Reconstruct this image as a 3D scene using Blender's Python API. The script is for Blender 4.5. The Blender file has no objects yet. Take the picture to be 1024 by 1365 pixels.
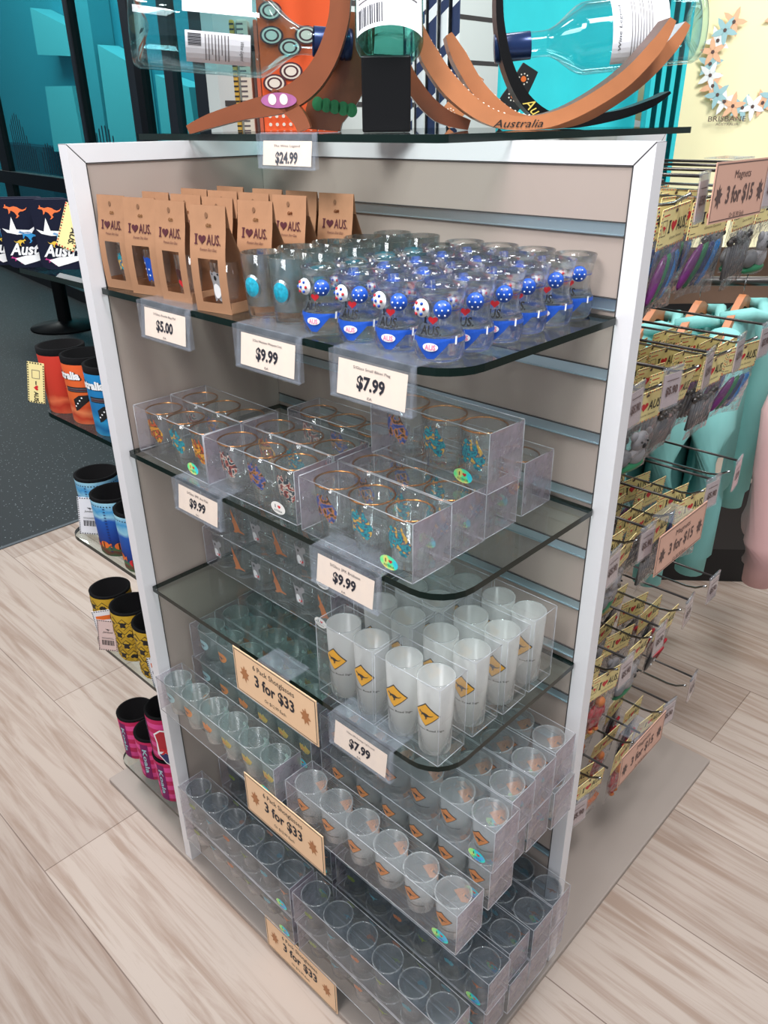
import bpy, bmesh, math, random
from mathutils import Matrix, Vector
random.seed(7)
PI = math.pi
SC = bpy.context.scene
COL = SC.collection

# ------------------------------------------------------------------ camera, light, exposure
cam_d = bpy.data.cameras.new('camera')
cam = bpy.data.objects.new('camera', cam_d)
COL.objects.link(cam)
CAM = Vector((0.96791, -0.76375, 1.23731))
yaw, pitch, roll = -0.76468, 0.46605, -0.01241
fw = Vector((math.sin(yaw) * math.cos(pitch), math.cos(yaw) * math.cos(pitch), -math.sin(pitch)))
r0 = fw.cross(Vector((0, 0, 1))).normalized()
u0 = r0.cross(fw)
rr = math.cos(roll) * r0 + math.sin(roll) * u0
uu = -math.sin(roll) * r0 + math.cos(roll) * u0
M = Matrix((rr, uu, -fw)).transposed().to_4x4()
M.translation = CAM
cam.matrix_world = M
cam_d.sensor_fit = 'VERTICAL'
cam_d.sensor_height = 36.0
cam_d.lens = 1035.73 / 1365 * 36.0
cam_d.clip_start = 0.02
SC.camera = cam

SC.view_settings.view_transform = 'Standard'
SC.view_settings.look = 'None'
SC.view_settings.gamma = 1
SC.view_settings.use_curve_mapping = False
SC.view_settings.exposure = 0.0
SC.cycles.transparent_max_bounces = 96
SC.cycles.max_bounces = 16
SC.cycles.transmission_bounces = 14
SC.cycles.glossy_bounces = 6
SC.cycles.diffuse_bounces = 4
SC.cycles.sample_clamp_indirect = 6

w = bpy.data.worlds.new('shop_air')
SC.world = w
w.use_nodes = True
w.node_tree.nodes['Background'].inputs[0].default_value = (0.86, 0.92, 1.0, 1)
w.node_tree.nodes['Background'].inputs[1].default_value = 0.42


def area(name, loc, target, sx, sy, power, col=(1, 1, 1), spread=PI):
    d = bpy.data.lights.new(name, 'AREA')
    d.shape = 'RECTANGLE'
    d.size, d.size_y, d.energy, d.color, d.spread = sx, sy, power, col, spread
    o = bpy.data.objects.new(name, d)
    COL.objects.link(o)
    o.location = loc
    o.rotation_euler = (Vector(target) - Vector(loc)).to_track_quat('-Z', 'Y').to_euler()
    return o


area('overhead_light', (-1.25, -0.45, 2.75), (-0.95, -0.05, 0), 0.6, 0.6, 16, (1, 0.97, 0.94), 1.9)
area('overhead_light', (0.55, -1.75, 2.70), (0.3, -0.1, 1.15), 0.7, 0.7, 7.5, (0.98, 0.98, 1), 1.2)  # unseen front fill, added to brighten the tower
area('overhead_light', (1.15, -0.55, 2.75), (0.45, -0.05, 1.0), 0.5, 0.5, 12, (0.97, 0.98, 1), 1.9)
area('overhead_light', (1.6, 1.1, 2.75), (1.0, 1.0, 0), 0.5, 0.5, 9, (1, 0.96, 0.92))
for px_, py_ in ((0.2, -0.9), (0.75, -1.25), (1.05, -0.25), (-0.35, -1.3), (0.5, -0.5)):
    area('track_spot_light', (px_, py_, 2.6), (0.3, -0.1, 0.8), 0.07, 0.07, 1.3, (1, 1, 1), 2.0)
area('wall_washer_light', (1.0, 1.2, 2.5), (0.1, 2.3, 1.2), 0.9, 0.4, 24, (1, 0.98, 0.94))
area('wall_washer_light', (-0.2, 1.6, 2.6), (-1.3, 1.9, 1.2), 0.6, 0.4, 22, (1, 1, 1))
area('daylight_outside', (-8.5, 2.9, 5.0), (-9.0, 5.2, 1.2), 7.0, 1.5, 520, (0.94, 1, 0.97))


# ------------------------------------------------------------------ materials
def lin(c):
    f = lambda v: v / 12.92 if v <= 0.04045 else ((v + 0.055) / 1.055) ** 2.4
    return tuple(f(v / 255) for v in c) + (1,)


MATS = {}


def mat(name, rgb, rough=0.5, metal=0.0, spec=0.5, noise=0.0, nscale=30, bump=0.0, bscale=200, coat=0):
    m = bpy.data.materials.new(name)
    m.use_nodes = True
    nt = m.node_tree
    b = nt.nodes['Principled BSDF']
    b.inputs['Base Color'].default_value = lin(rgb)
    b.inputs['Roughness'].default_value = rough
    b.inputs['Metallic'].default_value = metal
    b.inputs['Specular IOR Level'].default_value = spec
    b.inputs['Coat Weight'].default_value = coat
    tc = nt.nodes.new('ShaderNodeTexCoord')
    if noise:
        n = nt.nodes.new('ShaderNodeTexNoise')
        n.inputs['Scale'].default_value = nscale
        n.inputs['Detail'].default_value = 4
        nt.links.new(tc.outputs['Object'], n.inputs['Vector'])
        mx = nt.nodes.new('ShaderNodeMix')
        mx.data_type = 'RGBA'
        mx.inputs[6].default_value = tuple(v * (1 - noise) for v in lin(rgb)[:3]) + (1,)
        mx.inputs[7].default_value = tuple(min(1, v * (1 + noise)) for v in lin(rgb)[:3]) + (1,)
        nt.links.new(n.outputs['Fac'], mx.inputs[0])
        nt.links.new(mx.outputs[2], b.inputs['Base Color'])
    if bump:
        n = nt.nodes.new('ShaderNodeTexNoise')
        n.inputs['Scale'].default_value = bscale
        nt.links.new(tc.outputs['Object'], n.inputs['Vector'])
        bp = nt.nodes.new('ShaderNodeBump')
        bp.inputs['Strength'].default_value = bump
        bp.inputs['Distance'].default_value = 0.002
        nt.links.new(n.outputs['Fac'], bp.inputs['Height'])
        nt.links.new(bp.outputs['Normal'], b.inputs['Normal'])
    MATS[name] = m
    return m


def ramp_mat(name, stops, axis=2, scale=1.0, offset=0.0, distort=0.0, dscale=20, rough=0.6, constant=False, noise_only=False, nscale=40):
    """colour bands along an object axis (printed fabric), or colour patches from noise"""
    m = bpy.data.materials.new(name)
    m.use_nodes = True
    nt = m.node_tree
    b = nt.nodes['Principled BSDF']
    b.inputs['Roughness'].default_value = rough
    tc = nt.nodes.new('ShaderNodeTexCoord')
    cr = nt.nodes.new('ShaderNodeValToRGB')
    cr.color_ramp.interpolation = 'CONSTANT' if constant else 'LINEAR'
    els = cr.color_ramp.elements
    while len(els) < len(stops):
        els.new(0.5)
    for e, (p, c) in zip(els, stops):
        e.position = p
        e.color = lin(c)
    n = nt.nodes.new('ShaderNodeTexNoise')
    n.inputs['Detail'].default_value = 2
    nt.links.new(tc.outputs['Object'], n.inputs['Vector'])
    if noise_only:
        n.inputs['Scale'].default_value = nscale
        n.inputs['Detail'].default_value = 1
        mr = nt.nodes.new('ShaderNodeMapRange')
        mr.inputs[1].default_value = 0.3
        mr.inputs[2].default_value = 0.7
        nt.links.new(n.outputs['Fac'], mr.inputs[0])
        nt.links.new(mr.outputs[0], cr.inputs[0])
    else:
        n.inputs['Scale'].default_value = dscale
        sp = nt.nodes.new('ShaderNodeSeparateXYZ')
        nt.links.new(tc.outputs['Object'], sp.inputs[0])
        a = nt.nodes.new('ShaderNodeMath')
        a.operation = 'MULTIPLY_ADD'
        a.inputs[1].default_value = scale
        a.inputs[2].default_value = offset - distort * 0.5
        nt.links.new(sp.outputs[axis], a.inputs[0])
        a2 = nt.nodes.new('ShaderNodeMath')
        a2.operation = 'MULTIPLY_ADD'
        a2.inputs[1].default_value = distort
        nt.links.new(n.outputs['Fac'], a2.inputs[0])
        nt.links.new(a.outputs[0], a2.inputs[2])
        nt.links.new(a2.outputs[0], cr.inputs[0])
    nt.links.new(cr.outputs[0], b.inputs['Base Color'])
    MATS[name] = m
    return m


def clear_mat(name, tint, gloss=0.03, ior=1.45, cloud=0.0, cloud_col=(200, 200, 215), cscale=60, boost=1.0, bump=0.0, translucent=0.4):
    """thin clear wall: what is behind shows through, the surface mirrors by Fresnel, optional frosting"""
    m = bpy.data.materials.new(name)
    m.use_nodes = True
    nt = m.node_tree
    nt.nodes.remove(nt.nodes['Principled BSDF'])
    out = nt.nodes['Material Output']
    tr = nt.nodes.new('ShaderNodeBsdfTransparent')
    tr.inputs[0].default_value = tuple(tint) + (1,)
    gl = nt.nodes.new('ShaderNodeBsdfGlossy')
    gl.inputs['Roughness'].default_value = gloss
    lw = nt.nodes.new('ShaderNodeLayerWeight')
    lw.inputs[0].default_value = 0.5
    pw = nt.nodes.new('ShaderNodeMath')
    pw.operation = 'POWER'
    pw.inputs[1].default_value = 4.0
    nt.links.new(lw.outputs['Facing'], pw.inputs[0])
    f0 = ((ior - 1) / (ior + 1)) ** 2
    mul = nt.nodes.new('ShaderNodeMath')
    mul.operation = 'MULTIPLY_ADD'
    mul.use_clamp = True
    mul.inputs[1].default_value = 0.75 * boost
    mul.inputs[2].default_value = f0 * boost
    nt.links.new(pw.outputs[0], mul.inputs[0])
    base = tr.outputs[0]
    tc = nt.nodes.new('ShaderNodeTexCoord')
    if cloud:
        df = nt.nodes.new('ShaderNodeBsdfDiffuse')
        df.inputs[0].default_value = lin(cloud_col)
        tl = nt.nodes.new('ShaderNodeBsdfTranslucent')
        tl.inputs[0].default_value = lin(cloud_col)
        m1 = nt.nodes.new('ShaderNodeMixShader')
        m1.inputs[0].default_value = translucent
        nt.links.new(df.outputs[0], m1.inputs[1])
        nt.links.new(tl.outputs[0], m1.inputs[2])
        m2 = nt.nodes.new('ShaderNodeMixShader')
        n = nt.nodes.new('ShaderNodeTexNoise')
        n.inputs['Scale'].default_value = cscale
        nt.links.new(tc.outputs['Object'], n.inputs['Vector'])
        mr = nt.nodes.new('ShaderNodeMapRange')
        mr.inputs[1].default_value = 0.25
        mr.inputs[2].default_value = 0.75
        mr.inputs[3].default_value = cloud * 0.6
        mr.inputs[4].default_value = min(1, cloud * 1.4)
        nt.links.new(n.outputs['Fac'], mr.inputs[0])
        nt.links.new(mr.outputs[0], m2.inputs[0])
        nt.links.new(tr.outputs[0], m2.inputs[1])
        nt.links.new(m1.outputs[0], m2.inputs[2])
        base = m2.outputs[0]
    if bump:
        n2 = nt.nodes.new('ShaderNodeTexNoise')
        n2.inputs['Scale'].default_value = 70
        n2.inputs['Detail'].default_value = 3
        nt.links.new(tc.outputs['Object'], n2.inputs['Vector'])
        bp = nt.nodes.new('ShaderNodeBump')
        bp.inputs['Strength'].default_value = bump
        bp.inputs['Distance'].default_value = 0.01
        nt.links.new(n2.outputs['Fac'], bp.inputs['Height'])
        nt.links.new(bp.outputs['Normal'], gl.inputs['Normal'])
        nt.links.new(bp.outputs['Normal'], lw.inputs['Normal'])
    mx = nt.nodes.new('ShaderNodeMixShader')
    nt.links.new(mul.outputs[0], mx.inputs[0])
    nt.links.new(base, mx.inputs[1])
    nt.links.new(gl.outputs[0], mx.inputs[2])
    nt.links.new(mx.outputs[0], out.inputs['Surface'])
    MATS[name] = m
    return m


def solid_glass(name, col, ior=1.46, rough=0.0):
    m = bpy.data.materials.new(name)
    m.use_nodes = True
    nt = m.node_tree
    nt.nodes.remove(nt.nodes['Principled BSDF'])
    g = nt.nodes.new('ShaderNodeBsdfGlass')
    g.inputs['Color'].default_value = tuple(col) + (1,)
    g.inputs['IOR'].default_value = ior
    g.inputs['Roughness'].default_value = rough
    tr = nt.nodes.new('ShaderNodeBsdfTransparent')
    tr.inputs[0].default_value = (0.97, 0.98, 0.98, 1)
    mx = nt.nodes.new('ShaderNodeMixShader')
    mx.inputs[0].default_value = 0.66
    nt.links.new(tr.outputs[0], mx.inputs[1])
    nt.links.new(g.outputs[0], mx.inputs[2])
    nt.links.new(mx.outputs[0], nt.nodes['Material Output'].inputs['Surface'])
    MATS[name] = m
    return m


def wood_floor():
    m = bpy.data.materials.new('pale_wood_planks')
    m.use_nodes = True
    nt = m.node_tree
    b = nt.nodes['Principled BSDF']
    tc = nt.nodes.new('ShaderNodeTexCoord')
    mp = nt.nodes.new('ShaderNodeMapping')
    mp.inputs['Location'].default_value = (0.191, 0.252, 0)
    nt.links.new(tc.outputs['Object'], mp.inputs[0])
    br = nt.nodes.new('ShaderNodeTexBrick')
    br.inputs['Scale'].default_value = 1
    br.inputs['Brick Width'].default_value = 1.22
    br.inputs['Row Height'].default_value = 0.235
    br.inputs['Mortar Size'].default_value = 0.0011
    br.inputs['Mortar Smooth'].default_value = 0.2
    br.offset = 0.37
    br.inputs['Color1'].default_value = lin((184, 169, 158))
    br.inputs['Color2'].default_value = lin((166, 150, 139))
    br.inputs['Mortar'].default_value = lin((122, 104, 94))
    nt.links.new(mp.outputs[0], br.inputs['Vector'])
    st = nt.nodes.new('ShaderNodeMapping')
    st.inputs['Scale'].default_value = (1.5, 24, 1)
    nt.links.new(tc.outputs['Object'], st.inputs[0])
    n = nt.nodes.new('ShaderNodeTexNoise')
    n.inputs['Scale'].default_value = 1.7
    n.inputs['Detail'].default_value = 11
    n.inputs['Roughness'].default_value = 0.62
    n.inputs['Distortion'].default_value = 0.7
    nt.links.new(st.outputs[0], n.inputs['Vector'])
    cr = nt.nodes.new('ShaderNodeValToRGB')
    cr.color_ramp.elements[0].position = 0.36
    cr.color_ramp.elements[0].color = lin((206, 188, 175))
    cr.color_ramp.elements[1].position = 0.54
    cr.color_ramp.elements[1].color = (1, 1, 1, 1)
    nt.links.new(n.outputs['Fac'], cr.inputs[0])
    mx = nt.nodes.new('ShaderNodeMix')
    mx.data_type = 'RGBA'
    mx.blend_type = 'MULTIPLY'
    mx.inputs[0].default_value = 0.75
    nt.links.new(br.outputs['Color'], mx.inputs[6])
    nt.links.new(cr.outputs[0], mx.inputs[7])
    nt.links.new(mx.outputs[2], b.inputs['Base Color'])
    b.inputs['Roughness'].default_value = 0.5
    MATS['floor'] = m


def vinyl_floor():
    m = bpy.data.materials.new('dark_speckled_vinyl')
    m.use_nodes = True
    nt = m.node_tree
    b = nt.nodes['Principled BSDF']
    tc = nt.nodes.new('ShaderNodeTexCoord')
    v = nt.nodes.new('ShaderNodeTexVoronoi')
    v.inputs['Scale'].default_value = 75
    nt.links.new(tc.outputs['Object'], v.inputs['Vector'])
    cr = nt.nodes.new('ShaderNodeValToRGB')
    cr.color_ramp.elements[0].position = 0.10
    cr.color_ramp.elements[0].color = lin((150, 160, 165))
    cr.color_ramp.elements[1].position = 0.17
    cr.color_ramp.elements[1].color = lin((26, 32, 37))
    nt.links.new(v.outputs['Distance'], cr.inputs[0])
    nt.links.new(cr.outputs[0], b.inputs['Base Color'])
    b.inputs['Roughness'].default_value = 0.5
    b.inputs['Specular IOR Level'].default_value = 0.25
    MATS['vinyl'] = m


wood_floor()
vinyl_floor()
mat('white_frame', (226, 224, 226), 0.35, bump=0.05, bscale=400)
mat('taupe_panel', (172, 157, 148), 0.45, noise=0.03, nscale=8)
mat('deck', (158, 146, 138), 0.5, noise=0.03, nscale=10)
mat('aluminium', (196, 214, 222), 0.3, 0.9)
mat('slot_dark', (62, 60, 60), 0.6)
clear_mat('shelf_glass', (0.90, 0.955, 0.94), 0.01, 1.5, boost=1.1)
mat('glass_edge', (6, 26, 22), 0.2, spec=0.35)
mat('glass_edge_light', (96, 140, 128), 0.15, spec=0.7)
clear_mat('case_plastic', (0.980, 0.984, 0.988), 0.05, 1.38, cloud=0.032, cloud_col=(225, 226, 234), boost=1.1)
clear_mat('case_edge_highlight', (0.96, 0.97, 0.98), 0.08, 1.5, cloud=0.45, cloud_col=(238, 240, 246), boost=1.2)  # whiter than the case walls, paints highlights along the edges
clear_mat('case_end', (0.94, 0.93, 0.95), 0.12, 1.4, cloud=0.40, cloud_col=(196, 184, 196), cscale=45, bump=0.35)
clear_mat('thin_glass', (0.975, 0.982, 0.982), 0.015, 1.45, boost=1.0, cloud=0.03, cloud_col=(235, 240, 240))
clear_mat('frosted', (0.96, 0.97, 0.97), 0.22, 1.3, cscale=3, cloud=0.26, cloud_col=(226, 230, 232), translucent=0.5)
clear_mat('frosted_teal', (0.94, 0.965, 0.96), 0.22, 1.3, cscale=3, cloud=0.24, cloud_col=(188, 208, 206), translucent=0.5)
clear_mat('frosted_shaded', (0.86, 0.885, 0.91), 0.22, 1.3, cscale=3, cloud=0.20, cloud_col=(150, 160, 166), translucent=0.5)  # tint darkened to carry the shade on the bottom shelf
clear_mat('frosted_white', (0.97, 0.965, 0.955), 0.22, 1.3, cscale=2, cloud=0.46, cloud_col=(250, 250, 248), translucent=0.45)
clear_mat('holder_plastic', (0.97, 0.98, 0.99), 0.10, 1.4, cloud=0.10, cloud_col=(225, 232, 246))
clear_mat('glass_rim', (0.97, 0.98, 0.98), 0.05, 1.5, cloud=0.26, cloud_col=(240, 244, 244), boost=1.6)
clear_mat('bag_plastic', (0.94, 0.94, 0.95), 0.12, 1.4, cloud=0.05, cloud_col=(220, 220, 225), boost=1.3, bump=0.9)
solid_glass('solid_glass', (0.98, 0.99, 0.99))
clear_mat('bottle_glass', (0.80, 0.94, 0.95), 0.01, 1.45, boost=1.0)
clear_mat('bottle_glass_green', (0.55, 0.80, 0.76), 0.01, 1.45, boost=1.0)
clear_mat('window_glass', (0.48, 0.82, 0.82), 0.02, 1.4, boost=0.6)
mat('gold', (214, 150, 92), 0.22, 1.0)
mat('kraft', (164, 120, 88), 0.75, noise=0.10, nscale=90)
mat('kraft_dark', (120, 84, 58), 0.8)
mat('maroon_ink', (74, 24, 34), 0.6)
mat('ticket', (244, 222, 202), 0.6)
mat('ticket_pink', (214, 188, 182), 0.5)
mat('sale_card', (240, 200, 160), 0.55)
mat('sale_card_pink', (212, 166, 146), 0.55)
mat('ink', (34, 34, 44), 0.6)
mat('ink_brown', (92, 70, 66), 0.6)
mat('ink_soft', (92, 84, 88), 0.6)
mat('motif', (176, 116, 72), 0.6)
mat('white_ink', (240, 240, 240), 0.5)
mat('red_ink', (206, 32, 44), 0.5)
mat('blue_ink', (24, 78, 178), 0.35)
mat('navy_ink', (24, 40, 96), 0.4)
mat('pink_ink', (238, 130, 160), 0.5)
mat('sign_yellow', (244, 176, 32), 0.5)
mat('sign_orange', (226, 140, 66), 0.5)
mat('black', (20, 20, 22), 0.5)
mat('neoprene', (13, 12, 14), 0.9, spec=0.15, bump=0.2, bscale=900)
mat('turquoise', (28, 158, 184), 0.12, noise=0.75, nscale=330, coat=1)
mat('pewter', (150, 156, 158), 0.3, 0.9)
mat('koala_grey', (150, 148, 150), 0.7, noise=0.15, nscale=200)
mat('roo_brown', (190, 112, 62), 0.6, noise=0.15, nscale=200)
mat('green_print', (120, 140, 40), 0.6)
mat('yellow_print', (206, 182, 84), 0.6)
mat('pale_print', (196, 216, 206), 0.6)
ramp_mat('map_orange', [(0, (214, 112, 34)), (0.35, (240, 176, 50)), (0.6, (60, 46, 40)), (0.8, (205, 88, 40))], noise_only=True, nscale=170)
ramp_mat('map_teal', [(0, (10, 104, 128)), (0.35, (36, 170, 178)), (0.6, (30, 76, 120)), (0.82, (226, 180, 76))], noise_only=True, nscale=170)
ramp_mat('map_navy', [(0, (28, 44, 110)), (0.4, (66, 92, 160)), (0.65, (196, 126, 46)), (0.85, (60, 36, 30))], noise_only=True, nscale=170)
ramp_mat('map_dark', [(0, (36, 40, 54)), (0.4, (164, 60, 44)), (0.6, (220, 214, 200)), (0.8, (42, 60, 70))], noise_only=True, nscale=200)
ramp_mat('hologram', [(0, (120, 110, 240)), (0.35, (40, 210, 220)), (0.6, (110, 240, 150)), (0.85, (240, 220, 120))], noise_only=True, nscale=60, rough=0.25)
mat('sticker_white', (236, 232, 226), 0.4)
ramp_mat('koozie_orange', [(0, (244, 128, 80)), (0.12, (214, 66, 34)), (0.2, (246, 140, 88)), (0.27, (222, 80, 38)), (0.36, (238, 108, 42)), (1, (232, 92, 40))], scale=9.6, distort=0.22, dscale=26, rough=0.8)
ramp_mat('koozie_red', [(0, (240, 110, 70)), (0.12, (206, 58, 34)), (0.2, (240, 120, 76)), (0.27, (206, 58, 34)), (0.36, (206, 56, 36)), (1, (200, 52, 36))], scale=9.6, distort=0.22, dscale=26, rough=0.8)
ramp_mat('koozie_blue', [(0, (60, 170, 220)), (0.12, (12, 110, 170)), (0.22, (40, 160, 214)), (0.32, (8, 118, 182)), (1, (20, 136, 196))], scale=9.6, distort=0.24, dscale=26, rough=0.8)
ramp_mat('koozie_reef', [(0, (60, 110, 70)), (0.10, (120, 60, 50)), (0.15, (70, 130, 80)), (0.21, (24, 50, 110)), (0.3, (18, 60, 150)), (0.62, (26, 90, 180)), (0.7, (150, 205, 225)), (0.8, (60, 150, 205)), (1, (176, 222, 232))], scale=9.6, distort=0.16, dscale=55, rough=0.8)
ramp_mat('koozie_pink', [(0, (196, 30, 90)), (0.09, (226, 76, 150)), (0.2, (196, 30, 90)), (0.31, (226, 76, 150)), (0.42, (196, 30, 90)), (0.53, (226, 76, 150)), (0.64, (196, 30, 90)), (0.75, (226, 76, 150)), (0.86, (196, 30, 90))], scale=9.6, constant=True, rough=0.8)
mat('koozie_purple', (120, 14, 88), 0.8)
mat('koozie_yellow', (200, 160, 40), 0.8)
mat('pouch_navy', (18, 22, 42), 0.85, spec=0.2, bump=0.2, bscale=700)
mat('stamp_yellow', (240, 224, 158), 0.6)
mat('stamp_side', (222, 196, 130), 0.7)
mat('roo_orange', (232, 112, 56), 0.6)
mat('roo_green', (60, 160, 70), 0.6)
mat('roo_blue', (40, 140, 200), 0.6)
mat('roo_yellow', (220, 184, 60), 0.6)
mat('roo_magenta', (180, 40, 120), 0.6)
mat('orange_ink', (226, 110, 40), 0.6)
mat('steel', (170, 172, 174), 0.22, 1.0)
mat('steel_dark', (84, 80, 78), 0.35, 0.9)
mat('magnet_purple', (110, 40, 110), 0.3)
mat('magnet_blue', (30, 120, 190), 0.25)
mat('magnet_green', (30, 110, 70), 0.3)
mat('magnet_navy', (40, 50, 96), 0.3)
mat('magnet_black', (28, 28, 32), 0.35)
mat('magnet_red', (176, 28, 44), 0.4)
mat('magnet_grey', (112, 112, 114), 0.55, noise=0.25, nscale=150)
mat('magnet_orange', (214, 110, 40), 0.5, noise=0.2, nscale=120)
mat('wood_brown', (128, 70, 42), 0.35, noise=0.22, nscale=24, coat=0.3)
mat('wood_light', (176, 112, 72), 0.4, noise=0.22, nscale=26, coat=0.2)
mat('wood_dark', (88, 50, 34), 0.4, noise=0.2, nscale=26)
mat('black_gloss', (10, 10, 12), 0.35, spec=0.3)
mat('cap_navy', (30, 50, 92), 0.25, 0.4)
mat('label_white', (232, 232, 236), 0.5)
mat('paint_purple', (160, 90, 140), 0.5, noise=0.3, nscale=120)
mat('paint_green', (40, 130, 80), 0.5, noise=0.3, nscale=120)
mat('paint_white', (226, 214, 200), 0.5)
mat('paint_dark', (70, 36, 32), 0.5)
mat('paint_grey', (150, 160, 164), 0.4)
mat('teal_cloth', (44, 196, 204), 0.85, noise=0.1, nscale=14)
mat('mint_cloth', (138, 204, 200), 0.9, noise=0.08, nscale=14)
mat('pink_cloth', (222, 178, 176), 0.9, noise=0.06, nscale=14)
mat('yellow_cloth', (250, 240, 196), 0.9, noise=0.03, nscale=10)
mat('orange_cloth', (232, 92, 44), 0.85)
mat('hanger_wood', (186, 116, 74), 0.45, noise=0.15, nscale=40)
mat('slatwall_white', (206, 216, 214), 0.5)
mat('panel_brown', (132, 104, 86), 0.5, noise=0.15, nscale=20)
mat('mullion', (58, 66, 74), 0.45)
mat('mullion_black', (16, 18, 24), 0.45)
mat('facade_teal', (58, 138, 158), 0.6)
mat('reflection_light', (108, 176, 188), 0.6)
mat('facade_mid', (80, 152, 168), 0.6)
mat('facade_dark', (30, 66, 84), 0.7)
mat('peach_print', (240, 186, 150), 0.8)
mat('leaf_print', (160, 198, 204), 0.8)
mat('table_black', (8, 9, 11), 0.5, spec=0.2)
for nm, c in dict(spine_yellow=(206, 168, 70), spine_cream=(220, 214, 196), spine_teal=(70, 176, 196), spine_white=(226, 232, 234), spine_navy=(24, 44, 84), spine_coral=(222, 110, 80), spine_blue=(40, 110, 180)).items():
    mat(nm, c, 0.7)


# ------------------------------------------------------------------ mesh helpers
class MB:
    def __init__(s):
        s.v, s.f, s.m, s.s = [], [], [], []

    def add(s, vs, fs, mi=0, smooth=False, T=None):
        o = len(s.v)
        for p in vs:
            p = Vector(p)
            s.v.append(tuple(T @ p) if T else tuple(p))
        for f in fs:
            s.f.append(tuple(i + o for i in f))
            s.m.append(mi)
            s.s.append(smooth)
        return s

    def box(s, a, b, mi=0, T=None):
        x0, y0, z0 = a
        x1, y1, z1 = b
        vs = [(x0, y0, z0), (x1, y0, z0), (x1, y1, z0), (x0, y1, z0), (x0, y0, z1), (x1, y0, z1), (x1, y1, z1), (x0, y1, z1)]
        return s.add(vs, [(0, 3, 2, 1), (4, 5, 6, 7), (0, 1, 5, 4), (1, 2, 6, 5), (2, 3, 7, 6), (3, 0, 4, 7)], mi, False, T)

    def lathe(s, prof, n=28, mi=0, T=None, smooth=True, cap0=False, cap1=False):
        vs, fs = [], []
        for (r, z) in prof:
            for k in range(n):
                a = 2 * PI * k / n
                vs.append((r * math.cos(a), r * math.sin(a), z))
        for i in range(len(prof) - 1):
            for k in range(n):
                k2 = (k + 1) % n
                fs.append((i * n + k, i * n + k2, (i + 1) * n + k2, (i + 1) * n + k))
        if cap0:
            fs.append(tuple(range(n))[::-1])
        if cap1:
            fs.append(tuple((len(prof) - 1) * n + k for k in range(n)))
        return s.add(vs, fs, mi, smooth, T)

    def prism(s, poly, d0, d1, mi=0, side=None, plane='XZ', T=None):
        n = len(poly)
        if plane == 'XZ':
            P = lambda p, d: (p[0], d, p[1])
        elif plane == 'XY':
            P = lambda p, d: (p[0], p[1], d)
        else:
            P = lambda p, d: (d, p[0], p[1])
        vs = [P(p, d0) for p in poly] + [P(p, d1) for p in poly]
        s.add(vs, [tuple(range(n)), tuple(range(n, 2 * n))[::-1]], mi, False, T)
        s.add(vs, [(i, (i + 1) % n, n + (i + 1) % n, n + i) for i in range(n)], mi if side is None else side, False, T)
        return s

    def tube(s, pts, r, n=8, mi=0, T=None, caps=True):
        pts = [Vector(p) for p in pts]
        rs = r if isinstance(r, (list, tuple)) else [r] * len(pts)
        vs, fs = [], []
        up = Vector((0, 0, 1))
        for i, p in enumerate(pts):
            t = (pts[min(i + 1, len(pts) - 1)] - pts[max(i - 1, 0)]).normalized()
            a = t.cross(up)
            if a.length < 0.05:
                a = t.cross(Vector((1, 0, 0)))
            a.normalize()
            b = a.cross(t)
            for k in range(n):
                q = 2 * PI * k / n
                vs.append(p + rs[i] * (math.cos(q) * a + math.sin(q) * b))
        for i in range(len(pts) - 1):
            for k in range(n):
                k2 = (k + 1) % n
                fs.append((i * n + k, i * n + k2, (i + 1) * n + k2, (i + 1) * n + k))
        if caps:
            fs.append(tuple(range(n))[::-1])
            fs.append(tuple((len(pts) - 1) * n + k for k in range(n)))
        return s.add(vs, fs, mi, True, T)

    def sphere(s, c, r, n=12, mi=0, sq=(1, 1, 1), T=None):
        vs, fs = [(c[0], c[1], c[2] - r * sq[2])], []
        h = n // 2
        for i in range(1, h):
            a = -PI / 2 + PI * i / h
            for k in range(n):
                q = 2 * PI * k / n
                vs.append((c[0] + r * sq[0] * math.cos(a) * math.cos(q), c[1] + r * sq[1] * math.cos(a) * math.sin(q), c[2] + r * sq[2] * math.sin(a)))
        vs.append((c[0], c[1], c[2] + r * sq[2]))
        for k in range(n):
            k2 = (k + 1) % n
            fs.append((0, 1 + k2, 1 + k))
            for i in range(h - 2):
                fs.append((1 + i * n + k, 1 + i * n + k2, 1 + (i + 1) * n + k2, 1 + (i + 1) * n + k))
            fs.append((len(vs) - 1, 1 + (h - 2) * n + k, 1 + (h - 2) * n + k2))
        return s.add(vs, fs, mi, True, T)

    def obj(s, name, mats, parent=None, loc=(0, 0, 0), rot=(0, 0, 0), bevel=0):
        me = bpy.data.meshes.new(name)
        me.from_pydata(s.v, [], s.f)
        for m in (mats if isinstance(mats, (list, tuple)) else [mats]):
            me.materials.append(MATS[m])
        me.polygons.foreach_set('material_index', s.m)
        me.polygons.foreach_set('use_smooth', s.s)
        me.update()
        o = bpy.data.objects.new(name, me)
        COL.objects.link(o)
        o.parent = parent
        o.location = loc
        o.rotation_euler = rot
        if bevel:
            b = o.modifiers.new('soft_edge', 'BEVEL')
            b.width = bevel
            b.segments = 2
            b.limit_method = 'ANGLE'
        return o


def tag(o, label=None, cat=None, group=None, kind=None):
    if label:
        o['label'] = label
    if cat:
        o['category'] = cat
    if group:
        o['group'] = group
    if kind:
        o['kind'] = kind
    return o


def thing(name, label, cat, loc=(0, 0, 0), rotz=0, group=None):
    o = bpy.data.objects.new(name, None)
    o.empty_display_size = 0.02
    COL.objects.link(o)
    o.location = loc
    o.rotation_euler = (0, 0, rotz)
    return tag(o, label, cat, group)


KIDS = {}


def kids(o):
    return [c for c in o.children]


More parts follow.
